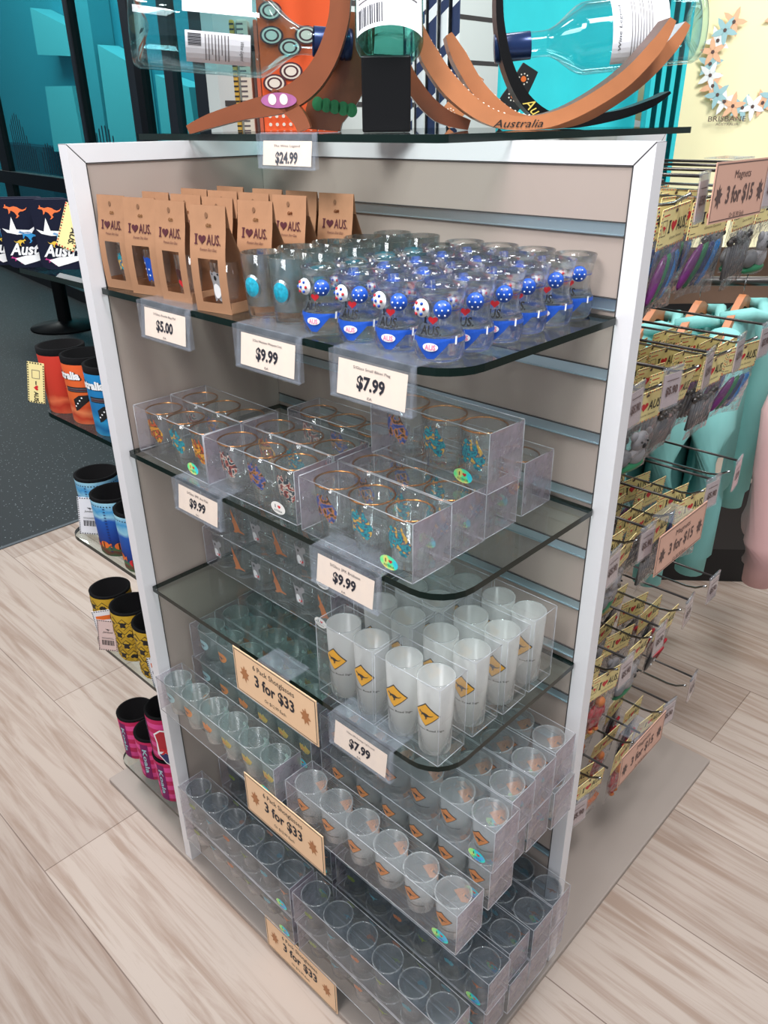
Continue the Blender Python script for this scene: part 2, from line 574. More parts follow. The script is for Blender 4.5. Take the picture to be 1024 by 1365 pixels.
def dup(root, loc, rotz=None, label=None, group=None, tilt=None):
    r = root.copy()
    COL.objects.link(r)
    r.location = loc
    if rotz is not None:
        r.rotation_euler = (0, 0, rotz) if tilt is None else (tilt[0], tilt[1], rotz)
    if label:
        r['label'] = label
    if group:
        r['group'] = group
    src = KIDS.setdefault(root.name, [(c, list(c.children)) for c in root.children])
    for c, gs in src:
        k = c.copy()
        COL.objects.link(k)
        k.parent = r
        for g in gs:
            e = g.copy()
            COL.objects.link(e)
            e.parent = k
    return r


class Repeater:
    """first placement moves the prototype itself, later ones copy it"""

    def __init__(s, root):
        s.root, s.used = root, False
        KIDS[root.name] = [(c, list(c.children)) for c in root.children]

    def put(s, loc, rotz, label, group, tilt=None):
        if not s.used:
            s.used = True
            s.root.location = loc
            s.root.rotation_euler = (0, 0, rotz) if tilt is None else (tilt[0], tilt[1], rotz)
            s.root['label'] = label
            if group:
                s.root['group'] = group
            return s.root
        return dup(s.root, loc, rotz, label, group, tilt)


# flat artwork: polygons in (u, v), later wrapped on a surface
TXT = {}


def text_geo(s, bold=0.0):
    key = (s, bold)
    if key in TXT:
        return TXT[key]
    cu = bpy.data.curves.new('lettering', 'FONT')
    cu.body = s
    cu.size = 1
    cu.resolution_u = 2
    cu.offset = bold
    o = bpy.data.objects.new('lettering', cu)
    COL.objects.link(o)
    dg = bpy.context.evaluated_depsgraph_get()
    me = bpy.data.meshes.new_from_object(o.evaluated_get(dg))
    vs = [(v.co.x, v.co.y) for v in me.vertices]
    fs = [tuple(p.vertices) for p in me.polygons]
    bpy.data.objects.remove(o)
    bpy.data.curves.remove(cu)
    bpy.data.meshes.remove(me)
    x0 = min(v[0] for v in vs)
    x1 = max(v[0] for v in vs)
    y0 = min(v[1] for v in vs)
    y1 = max(v[1] for v in vs)
    vs = [((x - x0) / (x1 - x0) - 0.5, (y - y0) / (y1 - y0) - 0.5) for x, y in vs]
    TXT[key] = (vs, fs)
    return TXT[key]


class Art:
    def __init__(s):
        s.items = []

    def poly(s, pts, mi=0, layer=0):
        s.items.append((list(pts), [tuple(range(len(pts)))], mi, layer))
        return s

    def rect(s, x0, y0, x1, y1, mi=0, layer=0):
        return s.poly([(x0, y0), (x1, y0), (x1, y1), (x0, y1)], mi, layer)

    def disc(s, x, y, rx, ry=None, mi=0, layer=0, n=18):
        ry = ry or rx
        return s.poly([(x + rx * math.cos(2 * PI * k / n), y + ry * math.sin(2 * PI * k / n)) for k in range(n)], mi, layer)

    def frame(s, x0, y0, x1, y1, t, mi=0, layer=0):
        s.rect(x0, y0, x1, y0 + t, mi, layer)
        s.rect(x0, y1 - t, x1, y1, mi, layer)
        s.rect(x0, y0 + t, x0 + t, y1 - t, mi, layer)
        return s.rect(x1 - t, y0 + t, x1, y1 - t, mi, layer)

    def text(s, body, x, y, w, h, mi=0, layer=1, bold=0.0, shear=0.0, rot=0.0):
        vs, fs = text_geo(body, bold)
        c, sn = math.cos(rot), math.sin(rot)
        out = []
        for a, b in vs:
            px, py = a * w + shear * b * h, b * h
            out.append((x + c * px - sn * py, y + sn * px + c * py))
        s.items.append((out, fs, mi, layer))
        return s

    def shape(s, pts, x, y, w, h, mi=0, layer=1, flip=False, rot=0.0):
        c, sn = math.cos(rot), math.sin(rot)
        out = []
        for a, b in pts:
            a = (1 - a) if flip else a
            px, py = (a - 0.5) * w, (b - 0.5) * h
            out.append((x + c * px - sn * py, y + sn * px + c * py))
        return s.poly(out, mi, layer)

    def obj(s, name, mats, parent, fn, eps=0.0004, cut=None, label=None):
        """fn(u, v, e) gives the 3D point, e is the lift off the surface"""
        vs, fs, ms = [], [], []
        for pts, faces, mi, layer in s.items:
            e = eps * (1 + layer)
            if cut:
                bm = bmesh.new()
                bv = [bm.verts.new((a, b, 0)) for a, b in pts]
                for f in faces:
                    try:
                        bm.faces.new([bv[i] for i in f])
                    except ValueError:
                        pass
                bmesh.ops.triangulate(bm, faces=bm.faces[:], ngon_method='EAR_CLIP')
                x0 = min(p[0] for p in pts)
                x1 = max(p[0] for p in pts)
                k = math.ceil(x0 / cut) * cut
                while k < x1:
                    bmesh.ops.bisect_plane(bm, geom=bm.verts[:] + bm.edges[:] + bm.faces[:], plane_co=(k, 0, 0), plane_no=(1, 0, 0))
                    k += cut
                bm.verts.index_update()
                o = len(vs)
                vs += [fn(v.co.x, v.co.y, e) for v in bm.verts]
                for f in bm.faces:
                    fs.append(tuple(v.index + o for v in f.verts))
                    ms.append(mi)
                bm.free()
            else:
                o = len(vs)
                vs += [fn(a, b, e) for a, b in pts]
                for f in faces:
                    fs.append(tuple(i + o for i in f))
                    ms.append(mi)
        me = bpy.data.meshes.new(name)
        me.from_pydata(vs, [], fs)
        for m in (mats if isinstance(mats, (list, tuple)) else [mats]):
            me.materials.append(MATS[m])
        me.polygons.foreach_set('material_index', ms)
        me.update()
        o = bpy.data.objects.new(name, me)
        COL.objects.link(o)
        o.parent = parent
        if label:
            o['label'] = label
        return o


def flat(y=0.0):
    return lambda u, v, e: (u, y - e, v)


def around(rad, a0=-PI / 2, z0=0.0):
    """wrap round a lathe; rad(z) is the surface radius"""
    def fn(u, v, e):
        r = rad(v + z0)
        a = a0 + u / max(r, 1e-4)
        return ((r + e) * math.cos(a), (r + e) * math.sin(a), v + z0)
    return fn


HEART = [(0.5 + 0.5 * math.sin(t) ** 3 * 1.0, 0.53 + (13 * math.cos(t) - 5 * math.cos(2 * t) - 2 * math.cos(3 * t) - math.cos(4 * t)) / 32) for t in [2 * PI * k / 22 for k in range(22)]]
ROO = [(0.02, 0.66), (0.08, 0.72), (0.10, 0.84), (0.13, 0.85), (0.14, 0.75), (0.20, 0.72), (0.30, 0.68), (0.45, 0.73), (0.60, 0.68), (0.70, 0.57), (0.80, 0.52), (0.92, 0.57), (1.0, 0.68), (0.93, 0.50), (0.80, 0.42), (0.70, 0.41), (0.64, 0.36), (0.58, 0.26), (0.62, 0.14), (0.52, 0.02), (0.45, 0.0), (0.53, 0.14), (0.49, 0.25), (0.44, 0.37), (0.36, 0.45), (0.30, 0.47), (0.27, 0.36), (0.20, 0.27), (0.21, 0.38), (0.22, 0.52), (0.18, 0.60), (0.10, 0.61)]
AUSMAP = [(0.02, 0.42), (0.06, 0.60), (0.20, 0.70), (0.28, 0.84), (0.38, 0.92), (0.46, 0.86), (0.56, 0.96), (0.60, 0.80), (0.68, 0.76), (0.74, 0.98), (0.80, 0.78), (0.90, 0.60), (0.98, 0.42), (0.92, 0.22), (0.80, 0.06), (0.66, 0.10), (0.58, 0.24), (0.42, 0.30), (0.28, 0.18), (0.12, 0.20)]
CREST = [(0.5, 1.0), (0.58, 0.78), (0.78, 0.86), (0.72, 0.66), (1.0, 0.6), (0.78, 0.44), (0.9, 0.24), (0.66, 0.28), (0.6, 0.0), (0.46, 0.22), (0.2, 0.1), (0.3, 0.36), (0.0, 0.44), (0.26, 0.58), (0.16, 0.82), (0.4, 0.74)]
ROO_UP = [(0.30, 0.80), (0.34, 0.90), (0.38, 1.0), (0.42, 0.92), (0.50, 0.86), (0.54, 0.74), (0.66, 0.56), (0.74, 0.36), (0.80, 0.18), (0.98, 0.06), (1.0, 0.0), (0.78, 0.08), (0.66, 0.10), (0.50, 0.04), (0.30, 0.02), (0.30, 0.06), (0.46, 0.12), (0.42, 0.30), (0.38, 0.42), (0.28, 0.40), (0.24, 0.44), (0.38, 0.54), (0.42, 0.68), (0.34, 0.74)]
KOALA = [(0.2, 0.0), (0.12, 0.25), (0.2, 0.5), (0.18, 0.6), (0.02, 0.66), (0.0, 0.86), (0.14, 0.95), (0.26, 0.86), (0.5, 0.92), (0.74, 0.86), (0.86, 0.95), (1.0, 0.86), (0.98, 0.66), (0.82, 0.6), (0.8, 0.5), (0.88, 0.25), (0.8, 0.0), (0.6, 0.04), (0.5, 0.12), (0.4, 0.04)]


def i_heart_aus(art, x, y, w, h, ink=0, red=1, layer=1, tail='AUS.'):
    """I (heart) AUS. with slab serifs on the I"""
    art.rect(x - 0.47 * w, y - 0.5 * h, x - 0.41 * w, y + 0.5 * h, ink, layer)
    art.rect(x - 0.50 * w, y - 0.5 * h, x - 0.38 * w, y - 0.38 * h, ink, layer)
    art.rect(x - 0.50 * w, y + 0.38 * h, x - 0.38 * w, y + 0.5 * h, ink, layer)
    art.shape(HEART, x - 0.20 * w, y, 0.30 * w, h * 0.98, red, layer)
    art.text(tail, x + 0.25 * w, y, 0.54 * w, h, ink, layer, bold=0.014)
    return art


def ordinal(k):
    return ['first', 'second', 'third', 'fourth', 'fifth', 'sixth', 'seventh', 'eighth', 'ninth', 'tenth'][k]


# ------------------------------------------------------------------ dimensions read off the room
LX, LY, PW, ZT, TH = 0.5972, 0.288, 0.0208, 1.2173, 0.0203
SLAT = lambda k: 1.1378 - 0.075 * k
SH = {k: SLAT(k) - 0.0119 for k in (1, 4, 7, 10, 14)}
FL = -0.012

# ------------------------------------------------------------------ floor and building shell
b = MB().box((-1.5, -3.2, FL - 0.05), (4.5, 6.0, FL))
tag(b.obj('floor', 'floor'), kind='structure')
b = MB().box((-9.5, -3.2, FL - 0.05), (-1.51, 6.0, FL))
tag(b.obj('floor', 'vinyl'), kind='structure')
b = MB().box((-1.512, -3.2, FL - 0.04), (-1.498, 6.0, FL + 0.003))
tag(b.obj('trim_1', 'mullion'), kind='structure')

# glazed shop front far left: runs along a slightly skewed line
GD = Vector((1.42, -0.195, 0)).normalized()
G0 = Vector((-4.966, 2.089, FL))
GA = math.atan2(GD.y, GD.x)


def gx(x):
    return (x - G0.x) / GD.x


win = MB()
win.box((gx(-9.4), 0.0, 0.0), (gx(-2.6), 0.10, 0.09))
win.box((gx(-9.4), 0.0, 0.80), (gx(-2.6), 0.08, 0.90))
tag(win.obj('window_1', 'mullion_black', None, G0, (0, 0, GA)), kind='structure')
W1 = bpy.data.objects['window_1']
for x0, x1, mm in [(-6.62, -6.40, 'mullion_black'), (-4.40, -4.375, 'mullion_black'), (-4.46, -4.40, 'mullion'), (-3.60, -3.50, 'mullion'), (-3.50, -3.41, 'mullion_black'), (-3.12, -3.02, 'mullion'), (-2.78, -2.6, 'mullion')]:
    MB().box((gx(x0), 0.02, 0.09), (gx(x1), 0.07, 2.7)).obj('mullion', mm, W1)
MB().box((gx(-9.4), 0.045, 0.09), (gx(-2.6), 0.055, 2.7)).obj('pane', 'window_glass', W1)
a = Art()
for g0, g1, zt in [(-6.2, -5.62, 1.22), (-5.5, -5.05, 1.12), (-4.3, -3.72, 1.22)]:
    x = gx(g0)
    while x < gx(g1):
        a.rect(x, 0.92, x + 0.02, zt + 0.16 * math.sin(7 * x) * math.sin(3 * x + 1))
        x += 0.055
a.obj('film_stripes', 'facade_dark', W1, flat(0.044))
b = MB().box((-15.0, 5.2, FL), (-1.6, 5.3, 4.2))
tag(b.obj('wall_outside', 'facade_teal'), kind='structure')
out = MB()  # teal quads painting the reflections in the shop-front glass
for quad, mi in [([(-10.89, 2.64), (-9.95, 2.36), (-9.78, 2.02), (-10.92, 2.10)], 0), ([(-10.87, 1.72), (-10.10, 1.70), (-10.06, 0.9), (-10.95, 0.9)], 0), ([(-9.27, 2.12), (-8.60, 1.90), (-8.60, 0.6), (-9.34, 0.6)], 0), ([(-9.80, 2.75), (-9.35, 2.75), (-9.40, 0.5), (-9.85, 0.5)], 1), ([(-8.06, 1.75), (-7.40, 1.60), (-7.30, 0.3), (-8.10, 0.3)], 0), ([(-7.1, 2.7), (-6.8, 2.7), (-6.8, 0.2), (-7.1, 0.2)], 2), ([(-12.9, 1.0), (-11.2, 0.95), (-11.2, 0.2), (-12.9, 0.2)], 2)]:
    out.prism(quad, 4.9, 5.19, mi)
tag(out.obj('glass_reflections', ['reflection_light', 'facade_mid', 'facade_dark']), kind='structure')

b = MB().box((-9.5, -3.2, FL), (-9.42, 2.4, 2.7))
tag(b.obj('wall_left', 'facade_dark'), kind='structure')

# white slatwall behind the tower
b = MB().box((-1.36, 0.88, FL), (-1.30, 5.6, 2.7))
tag(b.obj('wall_back', 'slatwall_white'), kind='structure')
WB = bpy.data.objects['wall_back']
for k in range(16):
    z = 0.2 + 0.155 * k
    MB().box((-1.301, 0.90, z), (-1.2985, 5.6, z + 0.016)).obj('slat_groove', 'slot_dark', WB)
b = MB().box((-1.4, 5.5, FL), (4.5, 5.6, 2.7))
tag(b.obj('wall_right', 'slatwall_white'), kind='structure')

# ------------------------------------------------------------------ the display tower
unit = thing('display_tower', 'white framed taupe pinwheel display tower on a low square deck', 'display stand', (0, 0, FL))
UZ = -FL
MB().box((-0.303, -0.2921, 0), (0.6039, 0.622, UZ)).obj('deck', 'deck', unit, bevel=0.002)


def panel(name, T, length, slats):
    """a wing: local x along its length, front face at y=0, free end at x=length"""
    p = MB()
    p.box((0, 0.0012, UZ), (length - PW, TH - 0.0012, UZ + ZT - PW), 0, T)
    o = p.obj(name, ['taupe_panel'], unit)
    f = MB()
    z0, z1 = UZ, UZ + ZT
    for y0, y1 in ((0, 0.0012), (TH - 0.0012, TH)):
        pass
    # end post and top rail with a mitred joint
    post = [(length - PW, z0), (length, z0), (length, z1), (length - PW, z1 - PW)]
    rail = [(0, z1 - PW), (length - PW, z1 - PW), (length, z1), (0, z1)]
    g = 0.0003
    f.prism([(x + (g if x < length - PW / 2 else 0), z - (g * 2 if z > 1 else 0)) for x, z in post], 0, TH, 0, None, 'XZ', T)
    f.prism(rail, 0, TH, 0, None, 'XZ', T)
    f.obj('frame', 'white_frame', o)
    gr = MB()
    gr.box((length - PW - 0.0012, -0.0001, UZ), (length - PW, 0.0, z1 - PW), 0, T)
    gr.box((0, -0.0001, z1 - PW - 0.0014), (length - PW, 0.0, z1 - PW - 0.0002), 0, T)
    gr.box((length - PW - 0.0012, TH, UZ), (length - PW, TH + 0.0001, z1 - PW), 0, T)
    gr.box((0, TH, z1 - PW - 0.0014), (length - PW, TH + 0.0001, z1 - PW - 0.0002), 0, T)
    c = 0.0005
    for y0, y1 in ((-0.0001, 0.0), (TH, TH + 0.0001)):
        gr.add([(length - PW - c, y0, z1 - PW + c), (length - PW + c, y0, z1 - PW - c), (length + c, y0, z1 - c), (length - c, y0, z1 + 0)], [(0, 1, 2, 3)], 0, False, T)
    gr.obj('shadow_gap', 'slot_dark', o)
    if slats:
        for k in range(15):
            z = UZ + SLAT(k)
            s = MB()
            x1 = length - PW - 0.0014
            s.add([(0.001, 0.0002, z - 0.0060), (x1, 0.0002, z - 0.0060), (x1, 0.0011, z + 0.0052), (0.001, 0.0011, z + 0.0052)], [(0, 1, 2, 3)], 0, False, T)
            s.box((0.001, -0.0010, z + 0.0052), (x1, 0.0012, z + 0.0064), 1, T)
            s.box((0.001, -0.0014, z - 0.0072), (x1, 0.0012, z - 0.0060), 0, T)
            s.obj('slat_insert', ['aluminium', 'slot_dark'], o)
    return o


def frame_T(ox, oy, ax, ay, nx, ny):
    """local x -> (ax, ay), local y -> (nx, ny)"""
    return Matrix(((ax, nx, 0, ox), (ay, ny, 0, oy), (0, 0, 1, 0), (0, 0, 0, 1)))


panel('side_panel', frame_T(0, 0, 1, 0, 0, 1), LX, True)                        # wing with slats facing the shelves
panel('side_panel', frame_T(-TH, 0.31, 0, -1, 1, 0), 0.31 + LY, False)          # plain inner face of the left wing
panel('side_panel', frame_T(0.315, TH, 0, 1, -1, 0), 0.592, True)               # wing carrying the hooks
panel('side_panel', frame_T(0.295, 0.33, -1, 0, 0, -1), 0.592, True)            # far wing


def rounded(x0, y0, x1, y1, rads, n=6):
    """corner radii for (x0,y0),(x1,y0),(x1,y1),(x0,y1)"""
    P = []
    for (cx, cy, r, a0) in [(x0, y0, rads[0], PI), (x1, y0, rads[1], 1.5 * PI), (x1, y1, rads[2], 0), (x0, y1, rads[3], 0.5 * PI)]:
        if r <= 0:
            P.append((cx, cy))
            continue
        ox = cx + r if cx == x0 else cx - r
        oy = cy + r if cy == y0 else cy - r
        for k in range(n + 1):
            a = a0 + 0.5 * PI * k / n
            P.append((ox + r * math.cos(a), oy + r * math.sin(a)))
    return P


def shelf(poly, z, label, th=0.0075):
    c = (sum(p[0] for p in poly) / len(poly), sum(p[1] for p in poly) / len(poly))
    loc = [(p[0] - c[0], p[1] - c[1]) for p in poly]
    m = MB()
    m.prism(loc, -th, 0, 0, 1, 'XY')
    o = m.obj('glass_shelf', ['shelf_glass', 'glass_edge'], None, (c[0], c[1], z))
    return tag(o, label, 'shelf', 'glass shelves of the tower')


lev = {1: 'topmost', 4: 'second highest', 7: 'third highest', 10: 'fourth highest', 14: 'lowest'}
what = {1: 'under the gift boxes and bikini glasses', 4: 'under the three-glass boxes', 7: 'under the tall frosted glasses', 10: 'under the upper six-packs', 14: 'under the bottom six-packs'}
for k in SH:
    shelf(rounded(0.003, -0.277, 0.58, -0.002, (0.003, 0.045, 0.003, 0)), SH[k], 'clear glass shelf with rounded front corner, ' + what[k])
whatl = {1: 'under the navy pouches', 4: 'under the orange and blue stubby holders', 7: 'under the reef stubby holders', 10: 'under the yellow road sign holders', 14: 'under the pink striped holders'}
for k in SH:
    shelf(rounded(-0.272, -0.277, -0.0215, 0.305, (0.035, 0.003, 0, 0.02)), SH[k], 'clear glass shelf left of the post, ' + whatl[k])
o = shelf(rounded(-0.133, -0.118, 0.433, 0.448, (0.01, 0.01, 0.01, 0.01), 3), ZT + 0.008, 'square glass top carrying the bottles and boomerangs', 0.008)


# ------------------------------------------------------------------ price tickets and sale cards
def price_clip(x, z, price, small, label, y=-0.2775, w=0.102, h=0.043):
    t = thing('price_ticket', label, 'price tag', (x, y, z), 0, 'clip-on price tickets')
    m = MB()
    m.box((-w / 2, -0.0040, 0.0005), (w / 2, 0.030, 0.0017))
    m.add([(-w / 2, -0.0040, 0.0017), (w / 2, -0.0040, 0.0017), (w / 2, -0.0095, -h), (-w / 2, -0.0095, -h)], [(0, 1, 2, 3)])
    m.add([(-w / 2, -0.0054, 0.0017), (w / 2, -0.0054, 0.0017), (w / 2, -0.0110, -h), (-w / 2, -0.0110, -h)], [(0, 1, 2, 3)])
    m.box((-w / 2, -0.0115, -h - 0.001), (w / 2, -0.0085, -h + 0.001))
    m.box((-w / 2, -0.0112, -h), (-w / 2 + 0.0012, -0.0040, 0.001))
    m.box((w / 2 - 0.0012, -0.0112, -h), (w / 2, -0.0040, 0.001))
    m.obj('holder', 'holder_plastic', t)
    sl = 0.0055 / 0.043
    fn = lambda u, v, e: (u, -0.0046 - 0.0006 + v * sl - e, v)
    a = Art().rect(-0.043, -h + 0.003, 0.043, -0.007)
    tk = a.obj('ticket', 'ticket', t, fn, 0.0001)
    a = Art()
    a.text(price, 0, -0.0255, 0.0125 + 0.0045 * len(price), 0.0145, 0, 1, bold=0.035)
    a.text(small, 0, -0.0125, 0.046, 0.0032, 1, 1)
    a.text('EA', 0, -0.0372, 0.006, 0.0022, 1, 1)
    a.obj('lettering', ['ink', 'ink_soft'], tk, fn, 0.00025)
    return t


price_clip(0.160, SH[1], '$5.00', 'S/Glass Bottle Bag Pal', 'clear clip-on ticket reading $5.00 under the brown gift boxes')
price_clip(0.348, SH[1], '$9.99', 'S/Glass Whiteletter Whitepoint Crest', 'clear clip-on ticket reading $9.99 under the turquoise medallion glasses')
price_clip(0.495, SH[1], '$7.99', 'S/Glass Small Bikini Flag', 'clear clip-on ticket reading $7.99 under the bikini glasses')
price_clip(0.180, SH[4], '$9.99', 'S/Glass 3PK Aus Flat', 'left clip-on ticket reading $9.99 on the three-glass box shelf')
price_clip(0.450, SH[4], '$9.99', 'S/Glass 3PK Brisbane', 'right clip-on ticket reading $9.99 on the three-glass box shelf')
price_clip(0.465, SH[7], '$7.99', 'S/Glass 2PK Roadsign Tall Frosted', 'clear clip-on ticket reading $7.99 below the tall frosted glasses')
price_clip(0.208, ZT + 0.008, '$24.99', 'The Wine Legend', 'clear ticket reading $24.99 hanging from the glass top', y=-0.1185, w=0.10, h=0.036)


def sale_card(loc, rotz, lines, label, pink=False, w=0.170, h=0.074, clip=True):
    t = thing('sale_card', label, 'sign', loc, rotz, 'printed sale cards')
    face, ink = ('sale_card_pink', 'ink_brown') if pink else ('sale_card', 'ink')
    MB().box((-w / 2, -0.0008, -h), (w / 2, 0.0004, 0)).obj('card', face, t)
    a = Art()
    a.frame(-w / 2 + 0.002, -h + 0.002, w / 2 - 0.002, -0.002, 0.0011, 0)
    a.text(lines[0], 0, -0.016, 0.0058 * len(lines[0]) * (0.62 if not pink else 0.7) + 0.02, 0.0115, 1, 1)
    a.text(lines[1], 0, -0.0375, 0.082, 0.0225, 1, 1, bold=0.028)
    a.text(lines[2], 0, -0.060, 0.044, 0.0062, 1, 1)
    a.shape(CREST, -0.063, -0.037, 0.021, 0.028, 2, 1)
    a.shape(CREST, 0.063, -0.037, 0.021, 0.028, 2, 1, True)
    a.obj('lettering', [ink, ink, 'ink_brown' if pink else 'motif'], t, flat(-0.0008), 0.0002)
    if clip:
        m = MB()
        m.box((-0.032, 0.0006, -0.012), (0.032, 0.0016, 0.0028))
        m.box((-0.032, 0.0016, 0.0014), (0.032, 0.036, 0.0026))
        m.obj('clip', 'holder_plastic', t)
    return t


L33 = ('6 Pack Shotglasses', '3 for $33', 'Or $12.99 Each')
sale_card((0.302, -0.2825, SH[7] - 0.0002), 0, L33, 'tan sale card reading 3 for $33 on the tall frosted glass shelf')
sale_card((0.320, -0.3005, SH[10] + 0.018), 0, L33, 'tan sale card reading 3 for $33 below the upper six-packs', clip=False)
sale_card((0.320, -0.2945, SH[14] - 0.003), 0, L33, 'tan sale card reading 3 for $33 at the deck edge', clip=False)

# ------------------------------------------------------------------ gift boxes on the top shelf
BW, BH, BD = 0.052, 0.110, 0.045


def gift_box(print_kind):
    t = thing('gift_box', 'x', 'gift box')
    yf = lambda z: -0.0025 * math.sin(PI * min(1, z / 0.085)) + (0 if z < 0.06 else (z - 0.06) * 0.10)
    m = MB()
    xs = [-BW / 2, -0.0145, 0.0145, BW / 2]
    zs = [0, 0.011, 0.022, 0.034, 0.046, 0.057, 0.066, 0.075, 0.085, 0.097, BH]
    idx = {}
    vs, fs = [], []
    for i, x in enumerate(xs):
        for j, z in enumerate(zs):
            idx[i, j] = len(vs)
            vs.append((x, yf(z), z))
    for i in range(3):
        for j in range(len(zs) - 1):
            if i == 1 and 1 <= j < 5:
                continue
            fs.append((idx[i, j], idx[i + 1, j], idx[i + 1, j + 1], idx[i, j + 1]))
    m.add(vs, fs, 0, True)
    yt = yf(BH)
    m.add([(-BW / 2, BD, 0.001), (BW / 2, BD, 0.001), (BW / 2, BD - 0.008, 0.03), (-BW / 2, BD - 0.008, 0.03), (BW / 2, yt + 0.004, 0.088), (-BW / 2, yt + 0.004, 0.088), (BW / 2, yt + 0.0012, BH), (-BW / 2, yt + 0.0012, BH)],
          [(1, 0, 3, 2), (2, 3, 5, 4), (4, 5, 7, 6)])
    m.box((-BW / 2, 0.0, 0.0), (BW / 2, BD, 0.0012))
    m.box((BW / 2 - 0.0006, 0.001, 0), (BW / 2, BD, 0.012))
    m.box((-BW / 2, 0.001, 0), (-BW / 2 + 0.0006, BD, 0.012))
    m.obj('carton', 'kraft', t)
    g = MB()
    g.lathe([(0.0125, 0.004), (0.017, 0.052), (0.0162, 0.052), (0.012, 0.012), (0.001, 0.011)], 20, 0, Matrix.Translation((0, 0.022, 0)))
    go = g.obj('shot_glass', 'thin_glass', t)
    a = Art()
    fn = around(lambda z: 0.0125 + (z - 0.004) / 0.048 * 0.0046, -PI / 2, 0)
    f2 = lambda u, v, e: (fn(u, v, e)[0], fn(u, v, e)[1] + 0.022, v)
    if print_kind == 0:
        a.shape(AUSMAP, 0, 0.030, 0.022, 0.030, 0, 0)
        mats = ['map_teal']
    elif print_kind == 1:
        a.shape(KOALA, 0, 0.030, 0.020, 0.032, 0, 0)
        for k in range(7):
            a.disc(-0.006 + 0.006 * (k % 3), 0.022 + 0.007 * (k // 3), 0.0012, None, 1, 1, 8)
        mats = ['blue_ink', 'white_ink']
    elif print_kind == 2:
        a.shape(ROO, 0, 0.030, 0.022, 0.028, 0, 0)
        a.shape(HEART, 0.002, 0.02, 0.01, 0.01, 1, 1)
        mats = ['paint_dark', 'red_ink']
    else:
        a.shape(KOALA, 0, 0.028, 0.020, 0.036, 0, 0)
        a.disc(0, 0.036, 0.0018, 0.0028, 1, 1, 8)
        a.disc(-0.004, 0.040, 0.0011, None, 1, 1, 8)
        a.disc(0.004, 0.040, 0.0011, None, 1, 1, 8)
        a.disc(0, 0.022, 0.005, 0.008, 2, 1)
        mats = ['koala_grey', 'black', 'white_ink']
    a.obj('print', mats, go, f2, 0.0004, 0.004)
    a = Art()
    i_heart_aus(a, 0.0, 0.0765, 0.037, 0.0105, 0, 0)
    a.text('Premium Shot Glass', 0.002, 0.0665, 0.024, 0.0030, 0, 1, shear=0.3)
    a.disc(-0.001, 0.1005, 0.0022, 0.0028, 1, 1, 12)
    a.text('Gift', 0.002, 0.0905, 0.008, 0.0036, 2, 1, bold=0.03, shear=0.3)
    a.obj('lettering', ['maroon_ink', 'kraft_dark', 'gold'], t, lambda u, v, e: (u, yf(v) - e, v), 0.0004)
    return Repeater(t)


gb = [gift_box(k) for k in range(4)]
GROW = ['front row', 'second row', 'third row', 'fourth row', 'back row']
boxes = [
    [(0.031, -0.264, 0, 8, 'with a turquoise map glass, leftmost of the front row'), (0.093, -0.262, 1, 12, 'with a blue spotted glass, second in the front row'), (0.157, -0.262, 2, 6, 'with a kangaroo glass, third in the front row'), (0.238, -0.268, 3, 10, 'with a koala glass, rightmost of the front row')],
    [(0.036, -0.205, 1, 6, 'leftmost of the second row'), (0.100, -0.203, 2, 9, 'second in the second row'), (0.166, -0.204, 0, 6, 'third in the second row'), (0.236, -0.204, 1, 9, 'rightmost of the second row, behind the koala box')],
    [(0.032, -0.145, 0, 5, 'leftmost of the third row'), (0.092, -0.143, 3, 8, 'second in the third row'), (0.152, -0.140, 1, 5, 'third in the third row'), (0.214, -0.136, 2, 9, 'rightmost of the third row')],
    [(0.04, -0.093, 2, 5, 'left one of the fourth row'), (0.118, -0.092, 0, 7, 'middle one of the fourth row'), (0.180, -0.088, 3, 6, 'third in the fourth row, close to the wall'), (0.241, -0.086, 0, 9, 'rightmost of the fourth row, beside clear glasses')],
]
for row in boxes:
    for x, y, k, rz, words in row:
        gb[k].put((x, y, SH[1] + 0.0003), math.radians(rz), 'brown I heart AUS gift box ' + words, 'brown gift boxes on the top shelf')

# ------------------------------------------------------------------ medallion glasses
t = thing('medallion_glass', 'x', 'shot glass')
m = MB()
m.lathe([(0.0, 0.0), (0.0178, 0.0), (0.0184, 0.002), (0.0228, 0.066), (0.0219, 0.0664), (0.0178, 0.013), (0.0, 0.0125)], 36, 0)
m.obj('body', 'solid_glass', t)
a = Art().disc(0, 0.034, 0.0092, 0.0118, 0, 1, 24)
rad = lambda z: 0.0184 + (z - 0.002) / 0.064 * 0.0044
md = MB()
fn = around(rad, -PI / 2)
base = [Vector(fn(0.0098 * math.cos(2 * PI * k / 24), 0.034 + 0.0124 * math.sin(2 * PI * k / 24), 0.0002)) for k in range(24)]
top = [Vector(fn(0.0078 * math.cos(2 * PI * k / 24), 0.034 + 0.0100 * math.sin(2 * PI * k / 24), 0.0022)) for k in range(24)]
md.add(base + top, [(k, (k + 1) % 24, 24 + (k + 1) % 24, 24 + k) for k in range(24)], 1)
dome = [Vector(fn(0.0052 * math.cos(2 * PI * k / 24), 0.034 + 0.0068 * math.sin(2 * PI * k / 24), 0.0034)) for k in range(24)]
md.add(top + dome + [Vector(fn(0, 0.034, 0.0038))], [(k, (k + 1) % 24, 24 + (k + 1) % 24, 24 + k) for k in range(24)] + [(24 + k, 24 + (k + 1) % 24, 48) for k in range(24)], 0, True)
md.obj('medallion', ['turquoise', 'pewter'], t)
med = Repeater(t)
MROW = ['at the shelf front', 'second back', 'third back', 'fourth back', 'against the wall']
